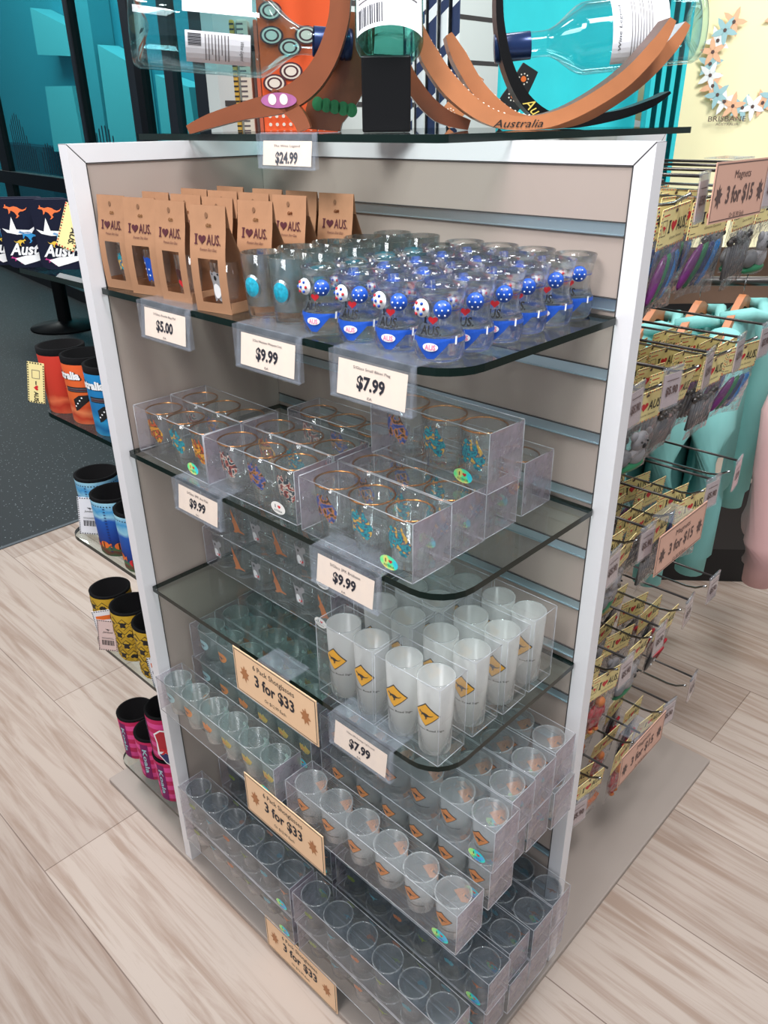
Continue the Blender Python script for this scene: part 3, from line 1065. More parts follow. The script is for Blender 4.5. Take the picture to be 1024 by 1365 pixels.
for i, y in enumerate([-0.240, -0.190, -0.140, -0.090, -0.040]):
    for j, x in enumerate([0.2935, 0.3385]):
        med.put((x, y, SH[1] + 0.0003), math.radians(16 + 3 * j), 'clear shot glass with turquoise medallion, %s of its row, %s' % (('left', 'right')[j], MROW[i]), 'turquoise medallion glasses')

# ------------------------------------------------------------------ bikini glasses
t = thing('bikini_glass', 'x', 'shot glass')
prof = [(0.0195, 0.0), (0.0215, 0.003), (0.0225, 0.012), (0.0218, 0.020), (0.0190, 0.027), (0.0172, 0.033), (0.0176, 0.040), (0.0192, 0.047), (0.0205, 0.054), (0.0225, 0.0625)]


def brad(z):
    for (ra, za), (rb, zb) in zip(prof, prof[1:]):
        if za <= z <= zb:
            return ra + (rb - ra) * (z - za) / (zb - za)
    return prof[-1][0]


m = MB()
m.lathe([(0, 0)] + prof + [(0.0217, 0.0628), (0.0195, 0.054), (0.0180, 0.047), (0.0164, 0.040), (0.0158, 0.033), (0.0170, 0.027), (0.0180, 0.022), (0, 0.0205)], 36, 0)
for sx in (-1, 1):
    m.sphere((sx * 0.0085, -0.0168, 0.0455), 0.0080, 14, 0)
m.obj('body', 'solid_glass', t)
top = MB()
for sx, mi in ((-1, 0), (1, 1)):
    c = Vector((sx * 0.0085, -0.0168, 0.0455))
    r = 0.0084
    vs, fs = [], []
    n, h = 14, 5
    ax = Vector((sx * 0.25, -0.9, 0.05)).normalized()
    a1 = ax.cross(Vector((0, 0, 1))).normalized()
    a2 = a1.cross(ax)
    for i in range(h + 1):
        th = 1.18 * i / h
        for k in range(n):
            q = 2 * PI * k / n
            vs.append(c + r * (math.cos(th) * ax + math.sin(th) * (math.cos(q) * a1 + math.sin(q) * a2)))
    for i in range(h):
        for k in range(n):
            q = 2 * PI * (k + 0.5) / n
            fs.append((i * n + k, i * n + (k + 1) % n, (i + 1) * n + (k + 1) % n, (i + 1) * n + k))
    mm = 1
    top.add(vs, fs, mm if mi else 2, True)
    for k in range(7):
        q, th = 2 * PI * k / 6, (0.62 if k < 6 else 0)
        d = math.cos(th) * ax + math.sin(th) * (math.cos(q) * a1 + math.sin(q) * a2)
        top.sphere(c + d * (r + 0.0001), 0.0009 if mi else 0.0016, 6, 2 if mi else (3 if k % 2 else 1))
top.obj('bikini_top', ['white_ink', 'blue_ink', 'white_ink', 'red_ink'], t)
a = Art()
C2 = 2 * PI * 0.0222
a.rect(-C2 / 2, 0.0170, C2 / 2, 0.0208, 0, 0)
a.poly([(-0.019, 0.0212), (0.019, 0.0212), (0.012, 0.013), (0.003, 0.0035), (-0.003, 0.0035), (-0.012, 0.013)], 0, 1)
a.disc(0, 0.0140, 0.0068, 0.0036, 1, 2)
a.text('AUS', 0, 0.0140, 0.0095, 0.0046, 2, 3, bold=0.03)
for sx in (-1, 1):
    a.rect(sx * 0.022 - 0.0009, 0.0160, sx * 0.022 + 0.0009, 0.0225, 1, 2)
    a.rect(sx * 0.046 - 0.0008, 0.0160, sx * 0.046 + 0.0008, 0.0220, 1, 2)
a.rect(-C2 / 2 * 0.86, 0.0430, -0.016, 0.0438, 0, 0)
a.rect(0.016, 0.0430, C2 / 2 * 0.86, 0.0438, 0, 0)
a.obj('bikini_bottom', ['blue_ink', 'white_ink', 'pink_ink'], t, around(brad), 0.00035, 0.003)
a = Art()
a.rect(-0.0078, 0.0325, -0.0062, 0.0392, 0)
a.rect(-0.0088, 0.0325, -0.0052, 0.0334, 0)
a.rect(-0.0088, 0.0383, -0.0052, 0.0392, 0)
a.shape(HEART, 0.0004, 0.0358, 0.0084, 0.0076, 1)
a.text('AUS.', -0.0008, 0.0275, 0.0180, 0.0078, 0, 1, bold=0.022)
a.obj('lettering', ['black', 'red_ink'], t, around(brad), 0.0007, 0.003)
bik = Repeater(t)
BCOL = ['leftmost column', 'second column', 'third column', 'rightmost column']
BROW = ['at the front edge', 'second row back', 'third row back', 'fourth row back', 'fifth row back', 'row nearest the slats']
for j, x in enumerate([0.391, 0.440, 0.489, 0.538]):
    for i in range(6):
        y = -0.243 + 0.0436 * i
        bik.put((x + 0.002 * math.sin(i * 3 + j), y, SH[1] + 0.0003), math.radians(17 + 5 * math.sin(i * 5 + j * 3)), 'bikini torso shot glass, %s, %s' % (BCOL[j], BROW[i]), 'bikini torso shot glasses')


# ------------------------------------------------------------------ boxed glasses
def case(t, w, d, h, end='case_end'):
    m = MB()
    x0, x1, y0, y1 = -w / 2, w / 2, -d / 2, d / 2
    q = [(x0, y0, 0), (x1, y0, 0), (x1, y1, 0), (x0, y1, 0), (x0, y0, h), (x1, y0, h), (x1, y1, h), (x0, y1, h)]
    m.add(q, [(0, 3, 2, 1), (4, 5, 6, 7), (0, 1, 5, 4), (2, 3, 7, 6)], 0)
    m.add(q, [(1, 2, 6, 5), (3, 0, 4, 7)], 2)
    e = 0.00055
    for i, j in [(0, 1), (1, 2), (2, 3), (3, 0), (4, 5), (5, 6), (6, 7), (7, 4), (0, 4), (1, 5), (2, 6), (3, 7)]:
        m.tube([q[i], q[j]], e, 4, 1)
    # folded lid flap on the end
    m.add([(x1 + 0.0004, y0 + 0.004, h * 0.55), (x1 + 0.0004, y1 - 0.004, h * 0.55), (x1 + 0.0004, y1 - 0.001, h), (x1 + 0.0004, y0 + 0.001, h)], [(0, 1, 2, 3)], 2)
    return m.obj('case', ['case_plastic', 'case_edge_highlight', end], t)


def oval_sticker(t, x, z, y, base='sticker_white', s=1.0):
    a = Art()
    a.disc(x, z, 0.0125 * s, 0.0078 * s, 0, 0, 20)
    a.text('I', x - 0.0045 * s, z + 0.0018 * s, 0.0012 * s, 0.0042 * s, 1, 1, bold=0.03)
    a.shape(HEART, x + 0.0022 * s, z + 0.0018 * s, 0.0052 * s, 0.0046 * s, 2, 1)
    a.text('AUSTRALIA', x, z - 0.0036 * s, 0.0145 * s, 0.0026 * s, 1, 1)
    return a.obj('sticker', [base, 'ink', 'red_ink'], t, flat(y), 0.0003)


def small_glass(t, x, mt, h, rb, rt, rim=None, art=None, artm=None, y=0, floor_t=0.006, n=24, back=True):
    T = Matrix.Translation((x, y, 0.0012))
    m = MB()
    m.lathe([(0, 0), (rb, 0), (rt, h), (rt - 0.0012, h), (rb - 0.0014, floor_t), (0, floor_t)], n, 0, T)
    if not rim:
        m.lathe([(rt + 0.0001, h - 0.0007), (rt + 0.0001, h + 0.0002), (rt - 0.0013, h + 0.0002), (rt - 0.0013, h - 0.0007)], n, 1, T)
        m.lathe([(rb + 0.0002, 0.0002), (rb + 0.0003, 0.0012)], n, 1, T)
    g = m.obj('shot_glass', [mt, 'glass_rim'], t)
    if rim:
        k = MB()
        k.lathe([(rt + 0.0002, h - 0.0010), (rt + 0.0004, h + 0.0004), (rt - 0.0006, h + 0.0008), (rt - 0.0016, h + 0.0004), (rt - 0.0014, h - 0.0010)], n, 0, T)
        k.obj('gold_rim', rim, g)
    if art:
        f0 = around(lambda z: rb + (rt - rb) * min(max(z / h, 0), 1))
        fn = lambda u, v, e: (f0(u, v, e)[0] + x, f0(u, v, e)[1] + y, v + 0.0012)
        a = Art()
        art(a)
        a.obj('print', artm, g, fn, 0.0004, 0.004)
    return g


def sign_art(sz, zc, words=True, both=True):
    def f(a, u0=0.0):
        dia = lambda u, k: [(u + k * math.cos(q), zc + k * math.sin(q)) for q in (0, PI / 2, PI, 1.5 * PI)]
        a.poly(dia(0, sz), 1, 0)
        a.poly(dia(0, sz * 0.9), 0, 1)
        a.shape(ROO, 0, zc, sz * 1.1, sz * 0.72, 1, 2)
        if words:
            a.text('Australian Road Sign', 0, zc - sz - 0.0046, sz * 2.5, 0.0034, 1, 1, bold=0.02)
        if both:       # the far side print, read through the wall from inside the cup
            u = PI * 0.0193
            a.shape(ROO, u, zc + 0.004, sz * 1.15, sz * 0.8, 1, -0.6)
            a.poly([(x, z + 0.004) for x, z in dia(u, sz * 1.1)], 0, 0.4)
            if words:
                a.text('Australian Road Sign', u, zc - sz, sz * 2.3, 0.0030, 1, 0)
    return f


# 3-glass boxes on the second shelf
W3, D3, H3 = 0.168, 0.0585, 0.0665


def three_pack(kinds, sticker):
    t = thing('glass_trio_box', 'x', 'boxed glasses')
    case(t, W3, D3, H3)
    for i, k in enumerate(kinds):
        art = (lambda a: a.shape(AUSMAP, 0.0, 0.034, 0.036, 0.040, 0, 0))
        small_glass(t, -0.0545 + 0.0545 * i, 'thin_glass', 0.060, 0.0185, 0.0252, 'gold', art, [k], 0, 0.009, 28)
    oval_sticker(t, 0.052, 0.012, -D3 / 2, sticker)
    return Repeater(t)


tp = {'orange': three_pack(['map_orange', 'map_teal', 'map_orange'], 'hologram'), 'dark': three_pack(['map_dark', 'map_navy', 'map_dark'], 'sticker_white'), 'teal': three_pack(['map_navy', 'map_teal', 'map_teal'], 'hologram')}
trio = [
    ('orange', 0.098, -0.2365, 0, 'orange and teal prints, front left of the shelf'), ('dark', 0.268, -0.2375, 0, 'dark prints, front middle between the two tickets'), ('teal', 0.449, -0.2405, 0, 'teal map prints, front right corner'),
    ('dark', 0.096, -0.176, 0, 'directly behind the front left box'), ('orange', 0.268, -0.177, 0, 'directly behind the front middle box'), ('teal', 0.447, -0.1795, 0, 'directly behind the front right box'),
    ('dark', 0.266, -0.100, 0, 'third row back, middle, near the wall corner'), ('teal', 0.446, -0.119, 0, 'third row, supporting the stacked box'), ('orange', 0.444, -0.046, 0, 'right back, touching the slat wall'),
    ('teal', 0.463, -0.141, 1, 'teal map prints, stacked on top of two others'),
]
for k, x, y, up, words in trio:
    z = SH[4] + 0.0003 + up * (H3 + 0.0008)
    tp[k].put((x, y, z), math.radians(1.2 * math.sin(x * 50)), 'clear box of three gold-rimmed shot glasses, ' + words, 'boxes of three gold-rimmed glasses')

# tall frosted pairs on the third shelf
t = thing('tall_glass_pair_box', 'x', 'boxed glasses')
case(t, 0.094, 0.047, 0.105, 'case_plastic')
for i, x in enumerate((-0.0232, 0.0232)):
    m = MB()
    T = Matrix.Translation((x, 0, 0.0012))
    m.lathe([(0, 0), (0.0185, 0), (0.0212, 0.099), (0.0200, 0.099), (0.0170, 0.022), (0, 0.022)], 28, 0, T)
    m.lathe([(0.0213, 0.0984), (0.0213, 0.0992), (0.0199, 0.0992), (0.0199, 0.0984)], 28, 1, T)
    g = m.obj('tall_shot_glass', ['frosted_white', 'glass_rim'], t)
    f0 = around(lambda z: 0.0185 + 0.0027 * z / 0.099, -PI / 2 + 0.12)
    a = Art()
    sign_art(0.0165, 0.058, True, False)(a)
    a.obj('print', ['sign_yellow', 'black'], g, (lambda x: lambda u, v, e: (f0(u, v, e)[0] + x, f0(u, v, e)[1], v + 0.0012))(x), 0.0004, 0.003)
tall = Repeater(t)
for i, y in enumerate([-0.2415, -0.178, -0.124, -0.068]):
    for j, x in enumerate([0.421, 0.519]):
        tall.put((x + 0.003 * (i > 1), y, SH[7] + 0.0003), math.radians(0.8 * math.sin(3 * i + j)), 'clear box of two tall frosted road sign glasses, %s column, %s' % (('left', 'right')[j], ['at the front edge', 'second row back', 'third row back', 'back row by the slats'][i]), 'boxes of tall frosted road sign glasses')

# six-packs
W6, D6, H6 = 0.297, 0.049, 0.0665


def six_pack(name_glass, prints, mats, sticker='hologram', rb=0.0165, rt=0.0222):
    t = thing('shot_glass_six_pack', 'x', 'boxed glasses')
    case(t, W6, D6, H6)
    for i in range(6):
        small_glass(t, -0.1235 + 0.0494 * i, name_glass, 0.0615, rb, rt, None, prints(i), mats, 0, 0.009, 24)
    oval_sticker(t, 0.125, 0.012, -D6 / 2, sticker)
    return Repeater(t)


def road_print(i):
    return sign_art(0.0135, 0.034, True, True)


def badge_print(i):
    def f(a):
        for u in (0.0, PI * 0.0195):
            if i < 2:
                a.disc(u, 0.034, 0.011, 0.010, (i + 1) % 2 + 1, 0)
                a.shape(ROO, u, 0.034, 0.014, 0.012, 3, 1)
            elif u == 0:
                a.shape(AUSMAP, u, 0.034, 0.026, 0.021, 0 if i > 2 else 1, 0)
                a.shape(ROO, u, 0.034, 0.013, 0.011, 1, 1)
                a.text('AUS', u + 0.004, 0.028, 0.009, 0.004, 3, 2)
            if u and i >= 0:
                a.shape(KOALA, u, 0.036, 0.017, 0.022, 4, 1)
    return f


def faint_print(i):
    def f(a):
        for u in (0.0, PI * 0.0195):
            a.shape(ROO if i % 2 else AUSMAP, u + 0.002, 0.034, 0.017, 0.014, i % 3, 0)
    return f


road6 = six_pack('frosted', road_print, ['sign_orange', 'black'])
badge6 = six_pack('frosted_teal', badge_print, ['yellow_print', 'sign_orange', 'leaf_print', 'ink_soft', 'pale_print'])
faint6 = six_pack('frosted_shaded', faint_print, ['green_print', 'facade_mid', 'roo_brown'])


def koala_print(i):
    def f(a):
        if i % 2 == 0:
            a.shape(KOALA, 0, 0.034, 0.024, 0.034, 0, 0)
            a.disc(0, 0.042, 0.0018, 0.0024, 2, 1, 8)
            a.disc(0, 0.027, 0.0045, 0.0075, 3, 1)
            a.disc(0.004, 0.024, 0.003, 0.0022, 4, 1, 10)
        else:
            a.shape(ROO_UP, 0, 0.034, 0.030, 0.042, 1, 0)
    return f


koala6 = six_pack('thin_glass', koala_print, ['koala_grey', 'roo_brown', 'black', 'white_ink', 'red_ink'], 'sticker_white', 0.0175, 0.0225)
ROWN = ['front row', 'second row', 'third row', 'fourth row', 'fifth row']
for i, y in enumerate([-0.1525, -0.098]):
    for up in range(2):
        koala6.put((0.155 + 0.008 * up - 0.004 * i, y, SH[7] + 0.0003 + up * (H6 + 0.0008)), 0, 'clear six-pack of koala and kangaroo glasses, %s, %s' % (('front stack', 'rear stack')[i], ('lower one', 'upper one')[up]), 'koala and kangaroo six-packs')
for j, (x, pk, nm) in enumerate([(0.1565, badge6, 'frosted badge print'), (0.479, road6, 'frosted road sign')]):
    for i, y in enumerate([-0.2705, -0.203, -0.152, -0.101, -0.048]):
        for up in range(1 if i == 0 else 2):
            yy = y - (0.004 if i == 0 else 0)
            xx = x + (0.0035 * math.sin(5 * i + 3 * up + j) if i else 0) - (0.02 if (j and i > 1) else (0.006 if j and i else 0))
            pos = 'alone at the front' if i == 0 else '%s, %s one' % (ROWN[i], ('lower', 'upper')[up])
            pk.put((xx, yy, SH[10] + 0.0003 + up * (H6 + 0.0008)), 0, 'six-pack of %s glasses, upper level %s, %s' % (nm, ('left', 'right')[j], pos), 'six-packs on the upper level')
for j, x in enumerate([0.160, 0.470]):
    for i, y in enumerate([-0.2725, -0.185, -0.131, -0.079, -0.028]):
        for up in range(2):
            xx = x + 0.003 * math.sin(4 * i + 2 * up + j) + (0.004 if j == 0 else 0)
            yy = y - (0.002 if up else 0)
            faint6.put((xx, yy, SH[14] + 0.0003 + up * (H6 + 0.0008)), 0, 'six-pack of dull frosted glasses, bottom shelf %s stack, %s, %s' % (('left', 'right')[j], ROWN[i], ('lower one', 'upper one')[up]), 'six-packs on the bottom shelf')


# ------------------------------------------------------------------ stubby holders left of the post
KH = 0.104


def koozie(kind, body, decor=None, decor_mats=None, rim=0.010):
    t = thing('stubby_holder', 'x', 'stubby holder')
    m = MB()
    rb, rt = 0.0335, 0.0365
    m.lathe([(rb - 0.002, 0), (rb, 0.003), (rt, KH - rim)], 32, 0)
    m.lathe([(rt, KH - rim), (rt + 0.0004, KH), (rt - 0.004, KH), (rb - 0.004, 0.006), (0, 0.006)], 32, 1)
    m.lathe([(0, 0.0), (rb - 0.002, 0.0)], 32, 1)
    m.obj('sleeve', [body, 'neoprene'], t)
    if decor:
        a = Art()
        decor(a)
        a.obj('print', decor_mats, t, around(lambda z: rb + (rt - rb) * z / KH), 0.0004, 0.006)
    return t


def aborig(a):
    a.text('Australia', -0.012, 0.078, 0.060, 0.013, 1, 2, bold=0.05)
    a.text('Australia', -0.0105, 0.0772, 0.060, 0.013, 0, 1, bold=0.07)
    a.rect(-0.012, 0.052, 0.07, 0.060, 0, 0)
    a.rect(-0.010, 0.0535, 0.07, 0.0585, 2, 1)
    a.rect(-0.008, 0.0552, 0.07, 0.0568, 3, 2)
    for k in range(14):
        q = 0.6 + 4.2 * k / 13
        a.disc(-0.030 + 0.013 * math.cos(q), 0.066 + 0.013 * math.sin(q), 0.0036, None, 0, 0, 10)
        a.disc(-0.030 + 0.013 * math.cos(q), 0.066 + 0.013 * math.sin(q), 0.0016, None, 1, 1, 8)
    a.poly([(0.0, 0.022), (0.005, 0.024), (0.006, 0.036), (0.014, 0.041), (0.030, 0.043), (0.029, 0.048), (0.010, 0.047), (-0.001, 0.040)], 0, 0)
    for k in range(4):
        a.disc(0.002 + 0.004 * k, 0.030 + 0.0045 * k, 0.0013, None, 1, 1, 8)
    a.disc(0.045, 0.030, 0.008, None, 0, 0)
    a.disc(0.045, 0.030, 0.006, None, 3, 1)
    a.disc(0.045, 0.030, 0.004, None, 1, 2)
    a.disc(0.045, 0.030, 0.002, None, 0, 3)


def diamonds(a):
    for r in range(4):
        for c in range(11):
            u = -0.105 + 0.021 * c + (0.0105 if r % 2 else 0)
            z = 0.014 + 0.0225 * r
            s = 0.0125
            a.poly([(u - s, z), (u, z - s), (u + s, z), (u, z + s)], 0, 0)
            s = 0.0113
            a.poly([(u - s, z), (u, z - s), (u + s, z), (u, z + s)], 1, 1)
            k = (r * 3 + c) % 3
            a.shape([ROO, KOALA, AUSMAP][k], u, z, 0.0145, 0.0120, 0, 2)


def koala_band(a):
    for u in (-0.020, 0.055, -0.085):
        a.rect(u - 0.0085, 0.004, u + 0.0085, 0.094, 0, 0)
        a.text('Koala', u, 0.050, 0.062, 0.0095, 1, 1, bold=0.02, rot=-PI / 2)


def fish(a):
    for u, z, mi in [(0.0, 0.022, 0), (-0.024, 0.018, 1), (0.026, 0.02, 0), (-0.05, 0.024, 0), (0.05, 0.016, 1)]:
        a.disc(u, z, 0.0085, 0.0065, mi, 0)
        a.poly([(u + 0.007, z), (u + 0.013, z + 0.005), (u + 0.013, z - 0.005)], mi, 0)
        a.rect(u - 0.002, z - 0.006, u, z + 0.006, 2, 1)
    for k in range(44):
        a.rect(-0.108 + 0.005 * k, 0.0915, -0.106 + 0.005 * k, 0.0935, 2, 0)
    for k in range(16):
        a.rect(0.010, 0.01 + 0.0052 * k, 0.0135, 0.0115 + 0.0052 * k, 3, 1)


def swing_tag(t, w, h, loc, rot, art, mats, name='swing_tag', base='stamp_yellow'):
    m = MB()
    m.box((-w / 2, -0.0004, -h), (w / 2, 0.0004, 0))
    o = m.obj(name, base, t, loc, rot)
    a = Art()
    art(a, w, h)
    a.obj('tag_print', mats, o, flat(-0.0004), 0.0002)
    return o


def stamp_edge(a, w, h, mi1, mi2):
    n = int(w / 0.004)
    for k in range(n):
        a.rect(-w / 2 + 0.004 * k, -0.0025, -w / 2 + 0.004 * k + 0.002, -0.0004, (mi1, mi2)[k % 2])
        a.rect(-w / 2 + 0.004 * k, -h + 0.0004, -w / 2 + 0.004 * k + 0.002, -h + 0.0025, (mi1, mi2)[k % 2])
    n = int(h / 0.004)
    for k in range(n):
        a.rect(-w / 2 + 0.0004, -h + 0.004 * k, -w / 2 + 0.0022, -h + 0.004 * k + 0.002, (mi1, mi2)[k % 2])
        a.rect(w / 2 - 0.0022, -h + 0.004 * k, w / 2 - 0.0004, -h + 0.004 * k + 0.002, (mi1, mi2)[k % 2])


def tag_vert(a, w, h):
    stamp_edge(a, w, h, 0, 0)
    a.frame(-0.006, -0.026, 0.006, -0.012, 0.0008, 2)
    a.text('I', 0, -0.033, 0.006, 0.0016, 0, 1, rot=-PI / 2, bold=0.02)
    a.shape(HEART, 0, -0.041, 0.008, 0.008, 1, 1, rot=-PI / 2)
    a.text('AUS.', 0, -0.056, 0.018, 0.007, 0, 1, rot=-PI / 2, bold=0.03)


def tag_barcode(a, w, h):
    stamp_edge(a, w, h, 0, 0)
    a.shape(ROO, 0.002, -0.020, 0.009, 0.006, 0)
    a.text('Jumbuck', 0.002, -0.026, 0.018, 0.005, 0, 1, shear=0.3)
    for k in range(13):
        a.rect(-0.010 + 0.0017 * k, -0.054, -0.010 + 0.0017 * k + (0.0009 if k % 3 else 0.0013), -0.043, 0)
    a.rect(-0.010, -0.040, 0.012, -0.0394, 0)
    a.rect(-0.010, -0.038, 0.010, -0.0374, 0)


def tag_picture(a, w, h):
    stamp_edge(a, w, h, 0, 0)
    a.rect(-0.012, -0.020, 0.014, -0.011, 1)
    a.disc(-0.004, -0.031, 0.0085, 0.0085, 2)
    a.shape(ROO, 0.005, -0.033, 0.017, 0.016, 1, 1, True)
    a.rect(-0.011, -0.0285, 0.0, -0.027, 3, 2)
    a.rect(-0.006, -0.034, -0.0045, -0.024, 3, 2)
    a.shape(ROO, 0, -0.048, 0.008, 0.005, 0)
    a.text('Jumbuck', 0.002, -0.054, 0.018, 0.005, 0, 1, shear=0.3)


KM = ['black', 'white_ink', 'ink_soft', 'maroon_ink']
z4, z7, z10, z14 = SH[4] + 0.0003, SH[7] + 0.0003, SH[10] + 0.0003, SH[14] + 0.0003
k1 = koozie('aboriginal', 'koozie_red', aborig, KM)
k2 = koozie('aboriginal', 'koozie_orange', aborig, KM)
k3 = koozie('aboriginal', 'koozie_blue', aborig, KM)
for o, x, y, rz, lab in [(k1, -0.236, -0.240, 150, 'red stubby holder with a hanging yellow tag, at the shelf end'), (k2, -0.160, -0.238, 15, 'orange stubby holder with dot painting, between red and blue ones'), (k3, -0.086, -0.240, 18, 'blue stubby holder with dot painting, beside the post')]:
    o.location = (x, y, z4)
    o.rotation_euler = (0, 0, math.radians(rz))
    tag(o, lab, 'stubby holder', 'stubby holders')
swing_tag(k1, 0.026, 0.066, (-0.0225, 0.0375, 0.084), (0, math.radians(10), math.radians(-105)), tag_vert, ['black', 'red_ink', 'ink_soft'])
k4 = dup(k3, (-0.09, -0.150, z4), math.radians(120), 'blue stubby holder behind the orange one, only its rim showing', 'stubby holders')

kr = koozie('reef', 'koozie_reef', fish, ['orange_ink', 'red_ink', 'black', 'navy_ink'], 0.005)
reef = Repeater(kr)
r1 = reef.put((-0.236, -0.222, z7), math.radians(10), 'reef print stubby holder at the outer end of its shelf', 'stubby holders')
r2 = reef.put((-0.176, -0.160, z7), math.radians(60), 'reef print stubby holder, second back, half hidden by another', 'stubby holders')
r3 = reef.put((-0.143, -0.2425, z7), math.radians(15), 'reef print stubby holder with zigzag seam, middle front', 'stubby holders')
r4 = reef.put((-0.066, -0.2435, z7), math.radians(70), 'reef print stubby holder tucked against the white post', 'stubby holders')
r5 = reef.put((-0.110, -0.110, z7), math.radians(0), 'reef print stubby holder at the back of its shelf', 'stubby holders')
tg = swing_tag(r1, 0.036, 0.070, (0.0205, -0.0385, 0.076), (0, math.radians(6), math.radians(35)), tag_barcode, ['black'], base='label_white')

ky = koozie('road signs', 'koozie_yellow', diamonds, ['black', 'koozie_yellow'], 0.004)
yel = Repeater(ky)
y1 = yel.put((-0.236, -0.238, z10), math.radians(20), 'yellow road sign stubby holder at the outer shelf end', 'stubby holders')
y2 = yel.put((-0.160, -0.240, z10), math.radians(50), 'yellow road sign stubby holder in the middle of the row', 'stubby holders')
y3 = yel.put((-0.085, -0.240, z10), math.radians(50), 'yellow road sign stubby holder beside the white post', 'stubby holders')
y4 = yel.put((-0.090, -0.150, z10), math.radians(80), 'yellow road sign stubby holder in the second row', 'stubby holders')
swing_tag(y1, 0.034, 0.062, (0.010, -0.040, 0.080), (0, math.radians(-4), math.radians(32)), tag_picture, ['black', 'orange_ink', 'navy_ink', 'red_ink'], base='label_white')
swing_tag(y2, 0.034, 0.066, (-0.044, -0.010, 0.078), (0, math.radians(6), math.radians(-10)), tag_barcode, ['black'], base='ticket_pink')
swing_tag(y3, 0.034, 0.064, (0.004, -0.042, 0.055), (0, math.radians(-4), math.radians(-8)), tag_picture, ['black', 'orange_ink', 'navy_ink', 'red_ink'], base='label_white')

kp = koozie('koala', 'koozie_pink', koala_band, ['koozie_purple', 'leaf_print'], 0.004)
pink = Repeater(kp)
p1 = pink.put((-0.250, -0.230, z14), math.radians(42), 'pink striped koala stubby holder at the outer shelf end', 'stubby holders')
p2 = pink.put((-0.174, -0.236, z14), math.radians(58), 'pink striped koala stubby holder between two others', 'stubby holders')
p3 = pink.put((-0.0985, -0.241, z14), math.radians(48), 'lower pink koala stubby holder of the stack by the post', 'stubby holders')
p4 = pink.put((-0.0985, -0.241, z14 + KH + 0.0003), math.radians(8), 'upper pink koala stubby holder of the stack by the post', 'stubby holders')
p5 = pink.put((-0.140, -0.150, z14), math.radians(40), 'lower pink koala stubby holder of the rear stack', 'stubby holders')
p6 = pink.put((-0.140, -0.150, z14 + KH + 0.0003), math.radians(50), 'upper pink koala stubby holder of the rear stack', 'stubby holders')
a = Art()
a.poly([(-0.016, 0.082), (-0.004, 0.090), (0.012, 0.088), (0.018, 0.060), (0.016, 0.030), (0.006, 0.004), (-0.002, 0.012), (-0.014, 0.034), (-0.013, 0.062)], 1, 0)
a.poly([(-0.013, 0.080), (-0.003, 0.087), (0.010, 0.085), (0.015, 0.060), (0.011, 0.040), (-0.010, 0.040), (-0.0105, 0.062)], 2, 1)
a.poly([(-0.011, 0.034), (0.012, 0.036), (0.012, 0.030), (0.005, 0.009), (-0.001, 0.015)], 0, 1)
a.text('X', 0.001, 0.040, 0.018, 0.014, 3, 2, bold=0.06)
a.obj('map_tag', ['navy_ink', 'white_ink', 'magnet_red', 'red_ink'], p4, lambda u, v, e: (u * math.cos(0.6) + 0.030, -0.034 + u * math.sin(0.6) - e, v - 0.004), 0.0006, None, 'map-shaped flag tag')

# navy pouches on the top left shelf
t = thing('neoprene_pouch', 'x', 'pouch')
PWd, PHt = 0.098, 0.094
m = MB()
poly = rounded(-PWd / 2, 0, PWd / 2, PHt, (0.012, 0.012, 0.006, 0.006), 4)
m.prism(poly, -0.006, 0.006, 0, None, 'XZ')
m.obj('body', 'pouch_navy', t, bevel=0.004)
a = Art()
for mi, u, v, wv, hv, fl in [(2, -0.022, 0.079, 0.034, 0.022, False), (3, 0.026, 0.064, 0.028, 0.024, False), (4, -0.010, 0.045, 0.030, 0.022, False), (5, -0.024, 0.036, 0.018, 0.012, True), (6, -0.028, 0.012, 0.030, 0.012, False), (5, 0.034, 0.087, 0.010, 0.010, False), (2, 0.042, 0.080, 0.012, 0.014, True)]:
    a.shape(ROO, u, v, wv, hv, mi, 0, fl)
a.poly([(-0.046, 0.055), (-0.036, 0.052), (-0.030, 0.070), (-0.026, 0.053), (-0.008, 0.052), (0.006, 0.060), (-0.006, 0.047), (-0.026, 0.046), (-0.040, 0.049)], 1, 0)
a.text('Australia', -0.002, 0.026, 0.074, 0.017, 1, 2, bold=0.03, shear=0.35)
a.poly([(-0.036, 0.013), (-0.02, 0.017), (0.034, 0.020), (0.010, 0.013), (-0.008, 0.008), (-0.024, 0.004)], 1, 1)
a.obj('print', ['black', 'white_ink', 'roo_orange', 'roo_green', 'roo_blue', 'roo_yellow', 'roo_magenta'], t, flat(-0.006), 0.0003)
pou = Repeater(t)
for x, y, rz, lab in [(-0.262, -0.262, 44, 'navy kangaroo print pouch, leftmost, cut by the picture edge'), (-0.214, -0.250, 46, 'navy kangaroo print pouch in the middle of the three'), (-0.158, -0.226, 42, 'navy kangaroo print pouch with yellow tag, nearest the post')]:
    o = pou.put((x, y, SH[1] + 0.0003), math.radians(rz), lab, 'navy pouches')


def tag_tri(a, w, h):
    stamp_edge(a, w, h, 1, 0)
    a.shape(HEART, 0.006, -0.022, 0.010, 0.010, 1, 1, rot=-PI / 2)
    a.text('AUS.', 0.006, -0.042, 0.024, 0.008, 0, 1, bold=0.03, rot=-PI / 2)


swing_tag(o, 0.026, 0.062, (0.016, -0.0085, 0.086), (0, math.radians(24), 0), tag_tri, ['black', 'red_ink'])

# ------------------------------------------------------------------ hooks with magnets on the right wing
XH = 0.315
cols = [0.072, 0.168, 0.280, 0.388, 0.490]
rows = [0, 3, 6, 9, 12]


